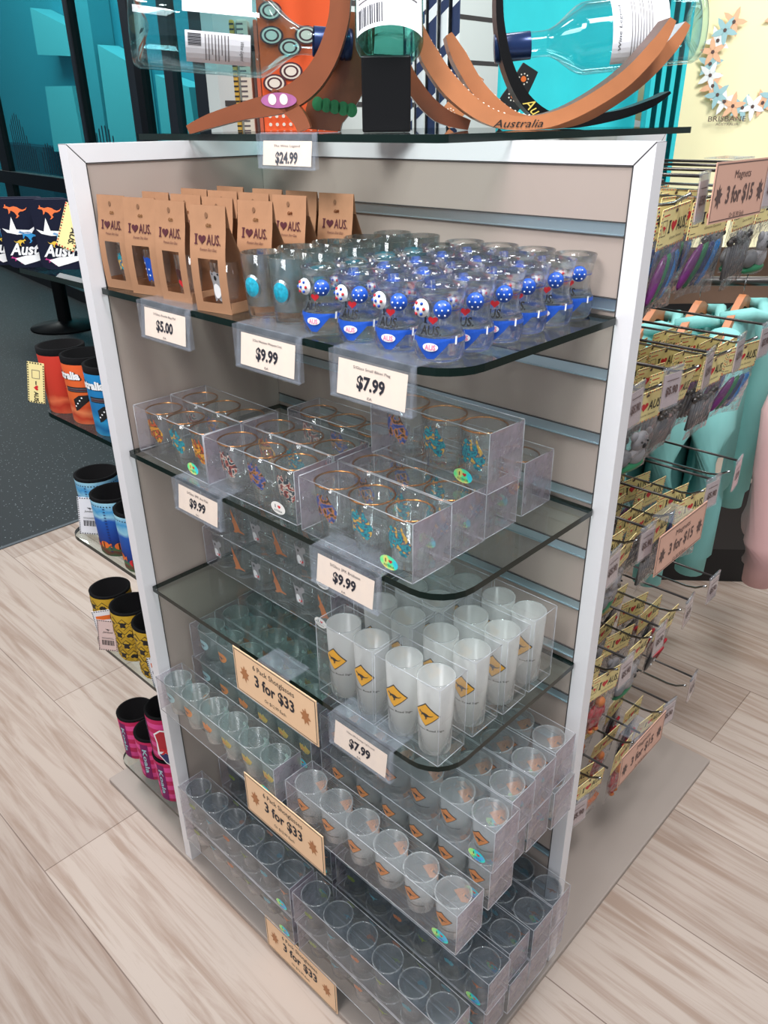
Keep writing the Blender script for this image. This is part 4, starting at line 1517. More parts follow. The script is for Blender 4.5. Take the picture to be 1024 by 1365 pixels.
def make_hook():
    t = thing('display_hook', 'x', 'hook')
    m = MB()
    m.box((-0.001, -0.016, -0.040), (0.0025, 0.016, 0.010))
    m.obj('backplate', 'steel_dark', t)
    m = MB()
    m.tube([(0, 0.010, 0), (0.255, 0.010, 0)], 0.0020, 8)
    m.obj('ticket_rod', 'steel_dark', t)
    m = MB()
    m.tube([(0, 0, -0.032), (0.215, 0, -0.032), (0.232, 0, -0.029), (0.243, 0, -0.022), (0.250, 0, -0.018)], 0.0020, 8)
    m.obj('product_rod', 'steel', t)
    return t


hook = Repeater(make_hook())


def make_ticket():
    t = thing('hook_ticket', 'x', 'price tag')
    m = MB()
    m.box((-0.021, -0.0014, -0.050), (0.021, -0.0010, 0.004))
    m.box((-0.021, 0.0004, -0.050), (0.021, 0.0008, 0.004))
    m.tube([(-0.021, 0, 0.004), (0.021, 0, 0.004)], 0.0022, 8)
    m.obj('holder', 'holder_plastic', t)
    m = MB()
    m.box((-0.019, -0.0008, -0.047), (0.019, 0.0002, -0.004))
    k = m.obj('ticket', 'ticket_pink', t)
    a = Art()
    a.text('$5.90', 0, -0.026, 0.026, 0.013, 0, 1, bold=0.035)
    a.rect(-0.013, -0.0125, 0.013, -0.0115, 0)
    a.obj('lettering', 'ink_brown', k, flat(-0.0016), 0.0002)
    return t


tick = Repeater(make_ticket())
CWd, CHt = 0.078, 0.046


MAGNET_SCALE = 1.22


def make_card(kind):
    """yellow header card, clear bag and the magnet in it; hangs from its hole at the origin, faces -y"""
    t = thing('magnet_pack', 'x', 'magnet')
    m = MB()
    m.box((-CWd / 2, -0.0006, -CHt + 0.010), (CWd / 2, 0.0006, 0.010), 0, Matrix.Translation((0, 0, -0.0065)))
    c = m.obj('header_card', 'stamp_yellow', t)
    a = Art()
    h = CHt
    n = 19
    for k in range(n):
        x = -CWd / 2 + 0.0041 * k
        for z0 in (0.0076, -h + 0.0102):
            a.poly([(x, z0), (x + 0.0021, z0), (x + 0.0031, z0 + 0.0022), (x + 0.0010, z0 + 0.0022)], (1, 2)[k % 2])
    for k in range(10):
        z = -h + 0.0125 + 0.0041 * k
        for x in (-CWd / 2 + 0.0002, CWd / 2 - 0.0024):
            a.rect(x, z, x + 0.0022, z + 0.002, (1, 2)[k % 2])
    i_heart_aus(a, 0.009, -0.012, 0.050, 0.0145, 0, 1)
    a.frame(-0.034, -0.021, -0.021, -0.003, 0.0008, 3)
    a.shape(ROO, -0.0275, -0.012, 0.010, 0.012, 1, 1)
    a.rect(-0.034, 0.0015, -0.018, 0.0028, 1)
    a.text('Genuine Souvenir', 0.010, -0.0255, 0.034, 0.0034, 3, 1, shear=0.3)
    a.rect(-0.034, -0.030, -0.024, -0.0292, 3)
    a.disc(0, 0.0048, 0.0035, 0.0022, 3, 1, 10)
    a.obj('card_print', ['black', 'red_ink', 'navy_ink', 'ink_brown'], c, lambda u, v, e: (u, -0.0006 - e, v - 0.0065), 0.0002)
    # crumpled bag
    g = MB()
    vs, fs = [], []
    nx, nz = 7, 8
    top, H = -CHt + 0.0045, 0.078
    for side in (-1, 1):
        for j in range(nz + 1):
            for i in range(nx + 1):
                u = i / nx
                v = j / nz
                bulge = 0.010 * math.sin(PI * u) * math.sin(PI * min(1, v * 1.1)) + 0.002 * math.sin(9 * u + 7 * v + kind) * math.sin(PI * u)
                vs.append(((u - 0.5) * (CWd + 0.004 * math.sin(6 * v)), side * max(bulge, 0.0003), top - H * v + 0.003 * math.sin(5 * u + kind)))
    for sd in range(2):
        o0 = sd * (nx + 1) * (nz + 1)
        for j in range(nz):
            for i in range(nx):
                fs.append((o0 + j * (nx + 1) + i, o0 + j * (nx + 1) + i + 1, o0 + (j + 1) * (nx + 1) + i + 1, o0 + (j + 1) * (nx + 1) + i))
    g.add(vs, fs, 0, False)
    g.obj('bag', 'bag_plastic', t)
    mg = MB()
    zc = top - 0.038
    FIT = Matrix.Scale(MAGNET_SCALE, 4)
    if kind == 0:      # three slanted surfboards
        for k, mi in enumerate((0, 1, 2, 3)):
            T = Matrix.Translation((-0.020 + 0.012 * k, 0, zc)) @ FIT @ Matrix.Rotation(0.55, 4, 'Y')
            mg.sphere((0, 0, 0), 0.027, 12, mi, (0.24, 0.16, 1), T)
        mats = ['magnet_purple', 'magnet_green', 'magnet_navy', 'magnet_blue']
    elif kind == 1:    # koalas on a log
        T = Matrix.Translation((0, 0, zc)) @ FIT
        mg.sphere((0.010, 0, 0.004), 0.013, 12, 0, (1, 0.5, 1), T)
        mg.sphere((0.010, 0, -0.014), 0.013, 12, 0, (1.1, 0.5, 1.1), T)
        for sx in (-1, 1):
            mg.sphere((0.010 + sx * 0.012, 0, 0.013), 0.006, 10, 0, (1, 0.5, 1), T)
            mg.sphere((0.010 + sx * 0.005, -0.0065, 0.007), 0.0014, 8, 2, (1, 1, 1), T)
        mg.sphere((0.010, -0.0068, 0.002), 0.0032, 8, 2, (0.8, 0.6, 1.2), T)
        mg.sphere((-0.016, 0, -0.012), 0.014, 12, 4, (1.1, 0.5, 0.8), T)
        mg.sphere((0, 0, -0.026), 0.028, 12, 3, (1, 0.25, 0.22), T)
        mats = ['koala_grey', 'magnet_orange', 'black', 'magnet_green', 'magnet_grey']
    elif kind == 2:    # pair of thongs
        for sx in (-1, 1):
            T = Matrix.Translation((sx * 0.014, sx * 0.003, zc)) @ FIT @ Matrix.Rotation(0.5, 4, 'Y')
            mg.sphere((0, 0, 0), 0.030, 14, 0, (0.46, 0.12, 1), T)
            mg.tube([(-0.011, -0.003, -0.004), (0, -0.007, 0.014), (0.011, -0.003, -0.004)], 0.0022, 6, 1, T)
            for k in range(5):
                mg.sphere((0.006 * math.sin(k * 2.2), -0.0036, -0.016 + 0.007 * k), 0.0014, 6, 2, (1, 1, 1), T)
        mats = ['magnet_black', 'magnet_red', 'white_ink']
    elif kind == 3:    # orange kangaroo cut-out
        T = Matrix.Translation((0, 0, zc)) @ FIT
        mg.prism([((a_ - 0.5) * 0.060, (b_ - 0.5) * 0.056) for a_, b_ in ROO], -0.0025, 0.0025, 0, None, 'XZ', T)
        mg.sphere((-0.004, -0.002, -0.002), 0.008, 8, 1, (1.4, 0.4, 1), T)
        mats = ['magnet_orange', 'roo_brown']
    elif kind == 5:    # little red doll in boots
        T = Matrix.Translation((0, 0, zc)) @ FIT
        mg.sphere((0, 0, 0.002), 0.011, 10, 0, (1, 0.7, 1.2), T)
        mg.sphere((0, -0.001, 0.020), 0.008, 10, 1, (1, 0.8, 1), T)
        for sx in (-1, 1):
            mg.tube([(sx * 0.005, 0, -0.006), (sx * 0.006, 0, -0.024)], 0.0042, 8, 0, T)
            mg.sphere((sx * 0.006, -0.001, -0.027), 0.0052, 8, 1, (0.9, 1, 0.8), T)
            mg.tube([(sx * 0.010, 0, 0.010), (sx * 0.017, 0, -0.006)], 0.0034, 8, 0, T)
        mats = ['magnet_red', 'roo_brown']
    else:              # grey beaded strap
        T = Matrix.Translation((0, 0, zc)) @ FIT
        for k in range(9):
            mg.sphere((-0.028 + 0.007 * k, 0, 0.018 + 0.003 * math.sin(k)), 0.004, 8, 0, (1, 1, 1), T)
            mg.tube([(-0.028 + 0.007 * k, 0, 0.014), (-0.028 + 0.007 * k, 0.001, -0.022)], 0.0022, 6, 1, T)
        mats = ['steel_dark', 'magnet_grey']
    mg.obj('magnet', mats, t)
    return Repeater(t)


packs = [make_card(k) for k in range(6)]
kinds = [[1, 0, 0, 4, 1], [3, 1, 4, 4, 0], [3, 1, 4, 0, 2], [4, 5, 1, 2, 1], [3, 3, 5, 2, 0]]
count = [[5, 8, 7, 5, 3], [8, 9, 9, 8, 6], [7, 7, 6, 5, 0], [7, 6, 5, 4, 0], [6, 6, 5, 5, 0]]
what_m = ['slanted surfboards', 'grey koalas', 'black thongs', 'an orange kangaroo', 'a grey beaded strap', 'a red doll']
CN = ['nearest', 'second', 'third', 'fourth', 'farthest']
RN = ['top', 'second', 'middle', 'fourth', 'bottom']
has_tick = [[0, 1, 0, 1, 0], [1, 1, 1, 1, 1], [1, 1, 0, 1, 1], [0, 1, 1, 1, 1], [1, 0, 0, 1, 1]]
for ri, k in enumerate(rows):
    for ci, y in enumerate(cols):
        z = SLAT(k) + 0.040
        hook.put((XH, y, z), 0, 'steel display hook, %s row, %s from the white post' % (RN[ri], CN[ci]), 'steel display hooks')
        if has_tick[ri][ci]:
            tick.put((XH + 0.2575, y + 0.012, z - 0.0005), PI / 2 + math.radians(random.uniform(-10, 10)), 'small clear hook ticket reading $5.90, %s row, %s from the post' % (RN[ri], CN[ci]), 'hook price tickets')
        n = count[ri][ci]
        kd = kinds[ri][ci]
        for i in range(n):
            x = XH + 0.236 - i * (0.034 if n < 6 else 0.026) - random.uniform(0, 0.006) - (0.03 if (ri > 2 and ci > 3) else 0)
            pos = 'frontmost' if i == 0 else ('%s from the front' % ordinal(i))
            packs[kd].put((x, y, z - 0.0345), PI / 2 + math.radians(random.uniform(-16, 6)), 'yellow card magnet pack, %s on the %s row %s hook' % (pos, RN[ri], CN[ci]), 'bagged magnets on yellow cards', (math.radians(random.uniform(2, 12)), math.radians(random.uniform(-5, 5))))
L15 = ('Magnets', '3 for $15', 'Or $5.90 Each')
for z, y, lab in [(1.192, 0.260, 'pink sale card reading Magnets 3 for $15 on the top hooks'), (0.710, 0.276, 'pink sale card reading 3 for $15 on the middle hooks'), (0.297, 0.274, 'pink sale card reading 3 for $15 on the bottom hooks')]:
    sale_card((0.584, y, z), PI / 2, L15, lab, True, w=0.160, h=0.066)

# ------------------------------------------------------------------ bottles and boomerangs on the glass top
RH = Vector((0.7216, 0.6923, 0))
FH = Vector((-0.6923, 0.7216, 0))
YAW = math.radians(43.81)
ZG = ZT + 0.008 + 0.0003


def spot(s, d, z=ZG):
    p = Vector((CAM.x, CAM.y, 0)) + RH * s + FH * d
    return (p.x, p.y, z)


def smooth_loop(pts, n=3):
    out = []
    N = len(pts)
    for i in range(N):
        p0, p1, p2, p3 = pts[i - 1], pts[i], pts[(i + 1) % N], pts[(i + 2) % N]
        for k in range(n):
            q = k / n
            out.append(tuple(0.5 * ((2 * p1[c]) + (-p0[c] + p2[c]) * q + (2 * p0[c] - 5 * p1[c] + 4 * p2[c] - p3[c]) * q * q + (-p0[c] + 3 * p1[c] - 3 * p2[c] + p3[c]) * q ** 3) for c in (0, 1)))
    return out


def strip(center, wid, n=6):
    """closed outline of a curved band: center points (s, z), half widths"""
    c = []
    for i in range(len(center) - 1):
        p0, p1, p2, p3 = center[max(i - 1, 0)], center[i], center[i + 1], center[min(i + 2, len(center) - 1)]
        for k in range(n):
            q = k / n
            c.append((tuple(0.5 * ((2 * p1[m_]) + (-p0[m_] + p2[m_]) * q + (2 * p0[m_] - 5 * p1[m_] + 4 * p2[m_] - p3[m_]) * q * q + (-p0[m_] + 3 * p1[m_] - 3 * p2[m_] + p3[m_]) * q ** 3) for m_ in (0, 1)), wid[i] + (wid[i + 1] - wid[i]) * q))
    c.append((center[-1], wid[-1]))
    a_, b_ = [], []
    for i, (p, w_) in enumerate(c):
        q0, q1 = c[max(i - 1, 0)][0], c[min(i + 1, len(c) - 1)][0]
        dx, dz = q1[0] - q0[0], q1[1] - q0[1]
        L_ = math.hypot(dx, dz) or 1
        a_.append((p[0] - dz / L_ * w_, p[1] + dx / L_ * w_))
        b_.append((p[0] + dz / L_ * w_, p[1] - dx / L_ * w_))
    return a_, b_


def band(t, name, center, wid, depth, mats, face=None):
    """curved wooden band standing upright; its inner (upper) face may take another material"""
    a_, b_ = strip(center, wid)
    lo = min(min(p[1] for p in a_), min(p[1] for p in b_))
    a_ = [(x, z - lo) for x, z in a_]
    b_ = [(x, z - lo) for x, z in b_]
    m = MB()
    n = len(a_)
    y0, y1 = -depth / 2, depth / 2
    vs = [(x, y0, z) for x, z in a_] + [(x, y0, z) for x, z in b_] + [(x, y1, z) for x, z in a_] + [(x, y1, z) for x, z in b_]
    q = [(i, i + 1, n + i + 1, n + i) for i in range(n - 1)]
    m.add(vs, q + [tuple(2 * n + j for j in f)[::-1] for f in q], 0, False)
    m.add(vs, [(i, i + 1, 2 * n + i + 1, 2 * n + i) for i in range(n - 1)], 1 if face else 0, True)
    m.add(vs, [(n + i, n + i + 1, 3 * n + i + 1, 3 * n + i) for i in range(n - 1)], 0, True)
    m.add(vs, [(0, n, 3 * n, 2 * n), (n - 1, 2 * n - 1, 4 * n - 1, 3 * n - 1)], 0)
    o = m.obj(name, mats, t, bevel=0.0012)
    return o, a_, b_


def dots_on(t, a_, i0, i1, depth, step=1, rows_=(-0.3, 0.3), mt='paint_white', name='painted_dots'):
    m = MB()
    for i in range(i0, i1, step):
        for r in rows_:
            m.sphere((a_[i][0], r * depth + 0.004 * math.sin(i * 1.7), a_[i][1]), 0.0016, 6, 0, (1, 1, 1))
    return m.obj(name, mt, t)


def standing(name, label, cat, d, s0, center, wid, depth, mats, face=None, rot=0):
    t = thing(name, label, cat, spot(s0, d), YAW + rot)
    o, a_, b_ = band(t, 'band', [(s - s0, z) for s, z in center], wid, depth, mats, face)
    return t, a_, b_


t, a_, b_ = standing('boomerang_stand', 'brown curved boomerang bottle stand with painted dots, frontmost', 'boomerang', 1.07, 0.175,
                     [(0.046, 1.334), (0.060, 1.302), (0.088, 1.268), (0.128, 1.240), (0.172, 1.230), (0.225, 1.239), (0.285, 1.271), (0.322, 1.307), (0.339, 1.335)],
                     [0.004, 0.0105, 0.011, 0.009, 0.0075, 0.008, 0.009, 0.0085, 0.004], 0.045, ['wood_light', 'wood_dark'], True)
dots_on(t, a_, 4, 22, 0.045)
a = Art().text('Australia', -0.006, 0.0075, 0.060, 0.0085, 0, 1, shear=0.5)
a.obj('lettering', 'black', t, flat(-0.0228), 0.0004)
t, a_, b_ = standing('boomerang_stand', 'lighter curved boomerang stand just behind the frontmost one', 'boomerang', 1.128, 0.220,
                     [(0.086, 1.330), (0.100, 1.306), (0.128, 1.268), (0.170, 1.238), (0.212, 1.232), (0.262, 1.240), (0.322, 1.276), (0.360, 1.314), (0.376, 1.338)],
                     [0.004, 0.009, 0.009, 0.008, 0.0075, 0.008, 0.0085, 0.008, 0.004], 0.045, ['wood_light', 'paint_grey'], True)
dots_on(t, a_, 3, 22, 0.045)
t, a_, b_ = standing('boomerang_stand', 'black curved boomerang stand holding the right bottle neck', 'boomerang', 1.215, 0.255,
                     [(0.157, 1.400), (0.160, 1.350), (0.175, 1.296), (0.205, 1.252), (0.252, 1.230), (0.322, 1.236), (0.370, 1.250), (0.396, 1.264)],
                     [0.004, 0.005, 0.0065, 0.008, 0.008, 0.006, 0.005, 0.0015], 0.040, ['black_gloss', 'black_gloss'], True)
a = Art()
a.text('Aust', -0.040, 0.022, 0.036, 0.014, 0, 1, shear=0.4, rot=-0.75)
a.obj('lettering', 'yellow_print', t, flat(-0.0203), 0.0004)
t, a_, b_ = standing('boomerang_stand', 'dark boomerang stand leaning behind the painted brown one', 'boomerang', 1.150, 0.075,
                     [(0.030, 1.310), (0.046, 1.276), (0.078, 1.245), (0.118, 1.231)], [0.005, 0.010, 0.010, 0.006], 0.030, ['wood_brown', 'wood_brown'], True)

# black standing boomerang and pale one behind, painted faces toward the viewer
for s0, d, z1, lean, mt, lab, pm in [(0.206, 1.34, 0.085, 0.42, 'black', 'black painted boomerang standing behind the bottle neck', 'orange_ink'), (0.135, 1.42, 0.080, 0.30, 'wood_light', 'pale tan painted boomerang standing near the white slat wall', 'paint_white')]:
    t = thing('boomerang', lab, 'boomerang', spot(s0, d), YAW)
    cs = [(-0.030, 0.014), (-0.004, 0.040), (0.022, z1)]
    o, a_, b_ = band(t, 'blade', cs, [0.014, 0.017, 0.013], 0.008, [mt, mt])
    a = Art()
    for k, (u, v) in enumerate([(-0.02, 0.022), (-0.002, 0.044), (0.012, 0.066)]):
        for q in range(9):
            a.disc(u + 0.007 * math.cos(q * 0.7), v + 0.007 * math.sin(q * 0.7), 0.0012, None, 0, 0, 6)
        a.disc(u, v, 0.004, None, 1, 0)
    a.obj('painted_dots', ['paint_white', pm], t, flat(-0.0043), 0.0003)

# left wooden bottle stand: a bent arm on two arched feet
t = thing('bottle_stand', 'glossy brown wooden bottle stand with arched feet on the left', 'bottle stand', spot(-0.135, 1.10), YAW)
o, a1, b1 = band(t, 'arm', [(0.092, 0.150), (0.088, 0.118), (0.072, 0.080), (0.048, 0.052), (0.014, 0.034), (-0.034, 0.024), (-0.074, 0.014), (-0.104, 0.004)], [0.012, 0.012, 0.0125, 0.013, 0.013, 0.0095, 0.008, 0.005], 0.036, ['wood_brown', 'wood_dark'], True)
o, a2, b2 = band(t, 'foot', [(0.002, 0.040), (0.022, 0.028), (0.036, 0.012), (0.041, 0.0)], [0.007, 0.010, 0.009, 0.0085], 0.036, ['wood_brown', 'wood_brown'])
a = Art()
a.disc(0.012, 0.036, 0.022, 0.0085, 0, 0)
a.disc(0.004, 0.037, 0.005, 0.006, 1, 1)
a.disc(0.018, 0.037, 0.005, 0.006, 1, 1)
a.obj('painted_flowers', ['paint_purple', 'paint_white'], t, flat(-0.0186), 0.0004)
t = thing('bottle_stand', 'brown wooden bottle stand with green painting, behind the black block', 'bottle stand', spot(-0.062, 1.165), YAW)
o, a1, b1 = band(t, 'arm', [(0.034, 0.140), (0.030, 0.100), (0.016, 0.060), (-0.008, 0.030), (-0.012, 0.008)], [0.024, 0.026, 0.026, 0.026, 0.022], 0.032, ['wood_brown', 'wood_dark'], True)
a = Art()
for k in range(5):
    a.disc(-0.018 + 0.011 * k, 0.033 - 0.002 * k, 0.0075, 0.0085, 0, 0)
a.obj('painted_leaves', 'paint_green', t, flat(-0.0166), 0.0004)
t = thing('bottle_stand', 'orange and black snake painted stand beside the left bottle cap', 'bottle stand', spot(-0.088, 1.24), YAW)
o, a1, b1 = band(t, 'arm', [(0.040, 0.140), (0.026, 0.092), (0.0, 0.048), (-0.014, 0.010)], [0.014, 0.016, 0.016, 0.014], 0.02, ['orange_cloth', 'black'], True)
a = Art()
a.poly([(-0.022, 0.020), (-0.004, 0.032), (0.010, 0.050), (0.022, 0.074), (0.030, 0.070), (0.016, 0.042), (0.0, 0.020), (-0.014, 0.012)], 0)
for k in range(5):
    a.rect(-0.004 + 0.006 * k, 0.028 + 0.009 * k, 0.004 + 0.006 * k, 0.030 + 0.009 * k, 1, 1)
a.obj('painted_snake', ['black', 'paint_white'], t, flat(-0.0103), 0.0004)


def bottle(name, label, loc, direction, glass, cap, r=0.0425, body=0.175, shoulder=0.055, neck=0.050, capl=0.048, lab_z=(0.045, 0.14), spin=0.0, contents='label_white', faces=()):
    """axis from base (origin) along +z, later turned to `direction`"""
    t = thing(name, label, 'bottle')
    m = MB()
    rn = 0.0155
    prof = [(0, 0.016), (r * 0.55, 0.010), (r * 0.80, 0.001), (r * 0.93, 0.0), (r, 0.007), (r, body)]
    for k in range(1, 9):
        q = k / 8
        prof.append((rn + (r - rn) * (0.5 + 0.5 * math.cos(PI * q)), body + shoulder * q))
    prof += [(rn, body + shoulder + neck)]
    m.lathe(prof, 40, 0)
    m.lathe([(0, 0.020), (r * 0.85, 0.007), (r - 0.003, 0.012), (r - 0.003, body), (rn, body + shoulder * 0.9)], 32, 0)
    m.obj('glass', glass, t)
    k = MB()
    z0 = body + shoulder + neck - capl * 0.35
    k.lathe([(rn + 0.0014, z0), (rn + 0.0016, z0 + capl * 0.72), (rn + 0.0028, z0 + capl * 0.74), (rn + 0.0028, z0 + capl * 0.80), (rn + 0.0016, z0 + capl * 0.82), (rn + 0.0028, z0 + capl * 0.86), (rn + 0.0018, z0 + capl), (0, z0 + capl)], 28, 0)
    k.obj('cap', cap, t)
    t.location = loc
    t.rotation_euler = Vector(direction).to_track_quat('Z', 'Y').to_euler()
    Q = Vector(direction).to_track_quat('Z', 'Y').inverted()
    for fdir, hw, (l0, l1), plain in faces:
        ld = Q @ Vector(fdir)
        a = Art()
        L_ = l1 - l0
        a.rect(-hw, l0, hw, l1, 0, 0)
        if plain:
            a.disc(0, l0 + L_ * 0.25, hw * 0.35, hw * 0.35, 1, 1)
            a.disc(0, l0 + L_ * 0.25, hw * 0.31, hw * 0.31, 0, 2)
            a.disc(0, l0 + L_ * 0.25, hw * 0.20, hw * 0.20, 1, 3)
            a.disc(0, l0 + L_ * 0.25, hw * 0.17, hw * 0.17, 0, 4)
        else:
            for q in range(8):
                a.rect(-hw * 0.85, l0 + L_ * (0.30 + 0.05 * q), hw * (0.75 - 0.4 * (q % 3 == 2)), l0 + L_ * (0.312 + 0.05 * q), 1, 1)
            for q in range(12):
                a.rect(-hw * 0.85 + hw * 0.06 * q, l0 + L_ * 0.04, -hw * 0.85 + hw * 0.06 * q + hw * (0.03 if q % 3 else 0.045), l0 + L_ * 0.24, 2, 1)
            a.text('Wine Legend', 0, l0 + L_ * 0.86, hw * 1.2, L_ * 0.07, 2, 1, shear=0.3)
        a.obj('label', [contents, 'ink_soft', 'ink'], t, around(lambda z: r, math.atan2(ld.y, ld.x)), 0.0004, 0.006)
    return t


UPZ = Vector((0, 0, 1))
bottle('wine_bottle', 'pale aqua wine bottle lying with base at far left', spot(-0.296, 1.10, 1.344), RH * 0.98 + Vector((0, 0, -0.075)) + FH * 0.16, 'bottle_glass', 'cap_navy', r=0.0455, body=0.150, shoulder=0.055, neck=0.030, faces=[(-FH * 0.55 + UPZ * 0.85, 0.030, (0.062, 0.142), True), (-FH * 0.85 - UPZ * 0.42, 0.018, (0.064, 0.140), False)])
# a second, front label on the upper side is part of that bottle
t3 = bottle('wine_bottle', 'aqua wine bottle lying with base at right, navy cap at left', spot(0.428, 1.215, 1.346), -RH * 1.0 + Vector((0, 0, -0.085)) + FH * 0.04, 'bottle_glass', 'cap_navy', r=0.0430, body=0.150, shoulder=0.054, neck=0.036, faces=[(-FH + UPZ * 0.15, 0.046, (0.050, 0.122), False)])
bottle('wine_bottle', 'green-tinted wine bottle tilted base-first above the black block', spot(0.0125, 1.015, 1.308), FH * 0.42 + Vector((0, 0, 0.9)), 'bottle_glass_green', 'cap_navy', r=0.0385, body=0.165, faces=[(-FH - UPZ * 0.2, 0.046, (0.006, 0.110), False)])
t = thing('bottle_block', 'glossy black wooden block standing under the green bottle', 'bottle stand', spot(0.0085, 1.02), YAW)
MB().box((-0.028, -0.016, 0), (0.028, 0.016, 0.0775)).obj('block', 'black_gloss', t, bevel=0.002)

# ------------------------------------------------------------------ clothing and wall goods behind
def wavy_panel(t, name, mt, w, h, amp, waves, z0, th=0.012, taper=0.0, shoulders=0.0):
    m = MB()
    nx, nz = 36, 14
    vs = []
    for side in (-1, 1):
        for j in range(nz + 1):
            v = j / nz
            for i in range(nx + 1):
                u = i / nx - 0.5
                ww = w * (1 - taper * v)
                z = z0 + h * v - shoulders * (abs(u) * 2) ** 2 * (v > 0.999)
                vs.append((u * ww, side * th / 2 + amp * (1 - 0.5 * v) * math.sin(waves * 2 * PI * u + 1.3 * v + 0.7 * math.sin(9 * u)), z))
    o0 = (nx + 1) * (nz + 1)
    fs = []
    for sd in range(2):
        for j in range(nz):
            for i in range(nx):
                k = sd * o0 + j * (nx + 1) + i
                fs.append((k, k + 1, k + nx + 2, k + nx + 1))
    for i in range(nx):
        fs.append((i, i + 1, o0 + i + 1, o0 + i))
        k = nz * (nx + 1) + i
        fs.append((k, k + 1, o0 + k + 1, o0 + k))
    for j in range(nz):
        k = j * (nx + 1)
        fs.append((k, k + nx + 1, o0 + k + nx + 1, o0 + k))
        k += nx
        fs.append((k, k + nx + 1, o0 + k + nx + 1, o0 + k))
    m.add(vs, fs, 0, True)
    return m.obj(name, mt, t)


t = thing('tee_shirt', 'pale yellow Brisbane tee shirt with flower print hanging at back right', 'shirt', spot(1.16, 2.5, 0), YAW)
wavy_panel(t, 'body', 'yellow_cloth', 0.70, 0.78, 0.008, 3, 0.88, 0.02)
for sx in (-1, 1):
    m = MB()
    m.tube([(sx * 0.33, 0, 1.60), (sx * 0.42, 0.01, 1.42), (sx * 0.47, 0.02, 1.25)], [0.10, 0.095, 0.09], 12)
    m.obj('sleeve', 'yellow_cloth', t)
a = Art()
random.seed(3)
cx0, cz0 = -0.125, 1.375
for k in range(22):
    q = 2.2 + 5.2 * k / 21
    x, z = cx0 + 0.115 * math.cos(q), cz0 + 0.115 * math.sin(q)
    mi = (0, 1, 2)[k % 3]
    for p in range(5):
        aa = 2 * PI * p / 5 + k
        a.shape([(0, 0.5), (0.3, 0.9), (0.7, 0.8), (1, 0.5), (0.7, 0.2), (0.3, 0.1)], x + 0.018 * math.cos(aa), z + 0.018 * math.sin(aa), 0.040, 0.020, mi, k % 2, rot=aa)
    a.disc(x, z, 0.005, None, 3, 2, 8)
a.text('BRISBANE', -0.167, 1.2325, 0.108, 0.0135, 3, 1, bold=0.0)
a.text('AUSTRALIA', -0.165, 1.2185, 0.066, 0.0065, 3, 1)
a.obj('print', ['peach_print', 'leaf_print', 'white_ink', 'ink_brown'], t, lambda u, v, e: (u, -0.02 - e, v), 0.0006)
t = thing('tee_shirt', 'bright turquoise shirt hanging behind the right bottle', 'shirt', spot(0.485, 2.25, 0), YAW + 0.12)
wavy_panel(t, 'body', 'teal_cloth', 0.37, 0.72, 0.012, 2.5, 0.90, 0.02)
for i in range(4):
    t = thing('tee_shirt', 'turquoise folded shirt edge, %s right of the big turquoise shirt' % ordinal(i), 'shirt', spot(0.685 + 0.024 * i, 2.24, 0), YAW + 1.40, 'turquoise shirts on a rail')
    wavy_panel(t, 'body', 'teal_cloth', 0.14, 0.70, 0.004, 1.5, 0.95, 0.010)
t = thing('tee_shirt', 'orange dot-painted shirt on the wall above the left bottle neck', 'shirt', spot(-0.235, 2.62, 0), YAW)
wavy_panel(t, 'body', 'orange_cloth', 0.22, 0.62, 0.006, 2, 1.19, 0.02)
a = Art()
for k in range(7):
    x, z = -0.07 + 0.05 * (k % 3), 1.34 + 0.09 * (k // 3) + 0.03 * (k % 2)
    for j, rr_ in enumerate((0.034, 0.028, 0.022, 0.016)):
        a.disc(x, z, rr_, rr_ * 0.7, j % 2, j)
for k in range(40):
    a.disc(-0.09 + 0.02 * (k % 9), 1.21 + 0.022 * (k // 9), 0.005, None, 1, 0, 8)
a.obj('print', ['maroon_ink', 'paint_white'], t, flat(-0.018), 0.0006)

# narrow goods hanging edge-on along the wall
edge = [('spine_blue', -0.478, 0.012), ('spine_yellow', -0.456, 0.026), ('spine_cream', -0.418, 0.034), ('spine_coral', -0.378, 0.012), ('spine_teal', -0.352, 0.026), ('spine_white', -0.322, 0.022), ('spine_teal', -0.298, 0.02), ('spine_coral', -0.278, 0.012)]
for i, (mt, s, wd) in enumerate(edge):
    cname = mt.split('_')[1]
    t = thing('tea_towel', '%s tea towel hanging edge-on, %s from the left' % (cname, ['first', 'second', 'third', 'fourth', 'fifth', 'sixth', 'seventh', 'eighth'][i]), 'towel', spot(s, 2.90, 0), YAW, 'tea towels under the orange shirt')
    m = MB().box((-wd / 2, -0.10, 0.95), (wd / 2, 0.10, 1.52))
    m.obj('cloth', mt, t, bevel=0.004)
    if i in (1, 2, 5):
        a = Art()
        for k in range(40):
            a.rect(-wd / 2, 0.96 + 0.014 * k, wd / 2 * (1 if i == 1 else 0.2), 0.965 + 0.014 * k, 0)
        a.obj('weave_stripes', 'ink_soft' if i != 1 else 'black', t, flat(-0.1), 0.0006)
for i in range(5):
    t = thing('tea_towel', 'navy and white striped towel hanging edge-on, %s in its bundle' % ordinal(i), 'towel', spot(0.085 + 0.034 * i, 2.60 + 0.015 * i, 0), YAW, 'striped towels by the slat wall')
    m = MB().box((-0.011, -0.08, 0.95), (0.011, 0.08, 1.62))
    m.obj('cloth', 'spine_white' if i % 2 else 'spine_navy', t, bevel=0.004)
    a = Art()
    for k in range(6):
        z = 1.0 + 0.11 * k + 0.02 * i
        a.poly([(-0.011, z), (0.011, z + 0.02), (0.011, z + 0.05), (-0.011, z + 0.03)], 0)
    a.obj('stripes', 'spine_navy' if i % 2 else 'spine_white', t, flat(-0.08), 0.0006)


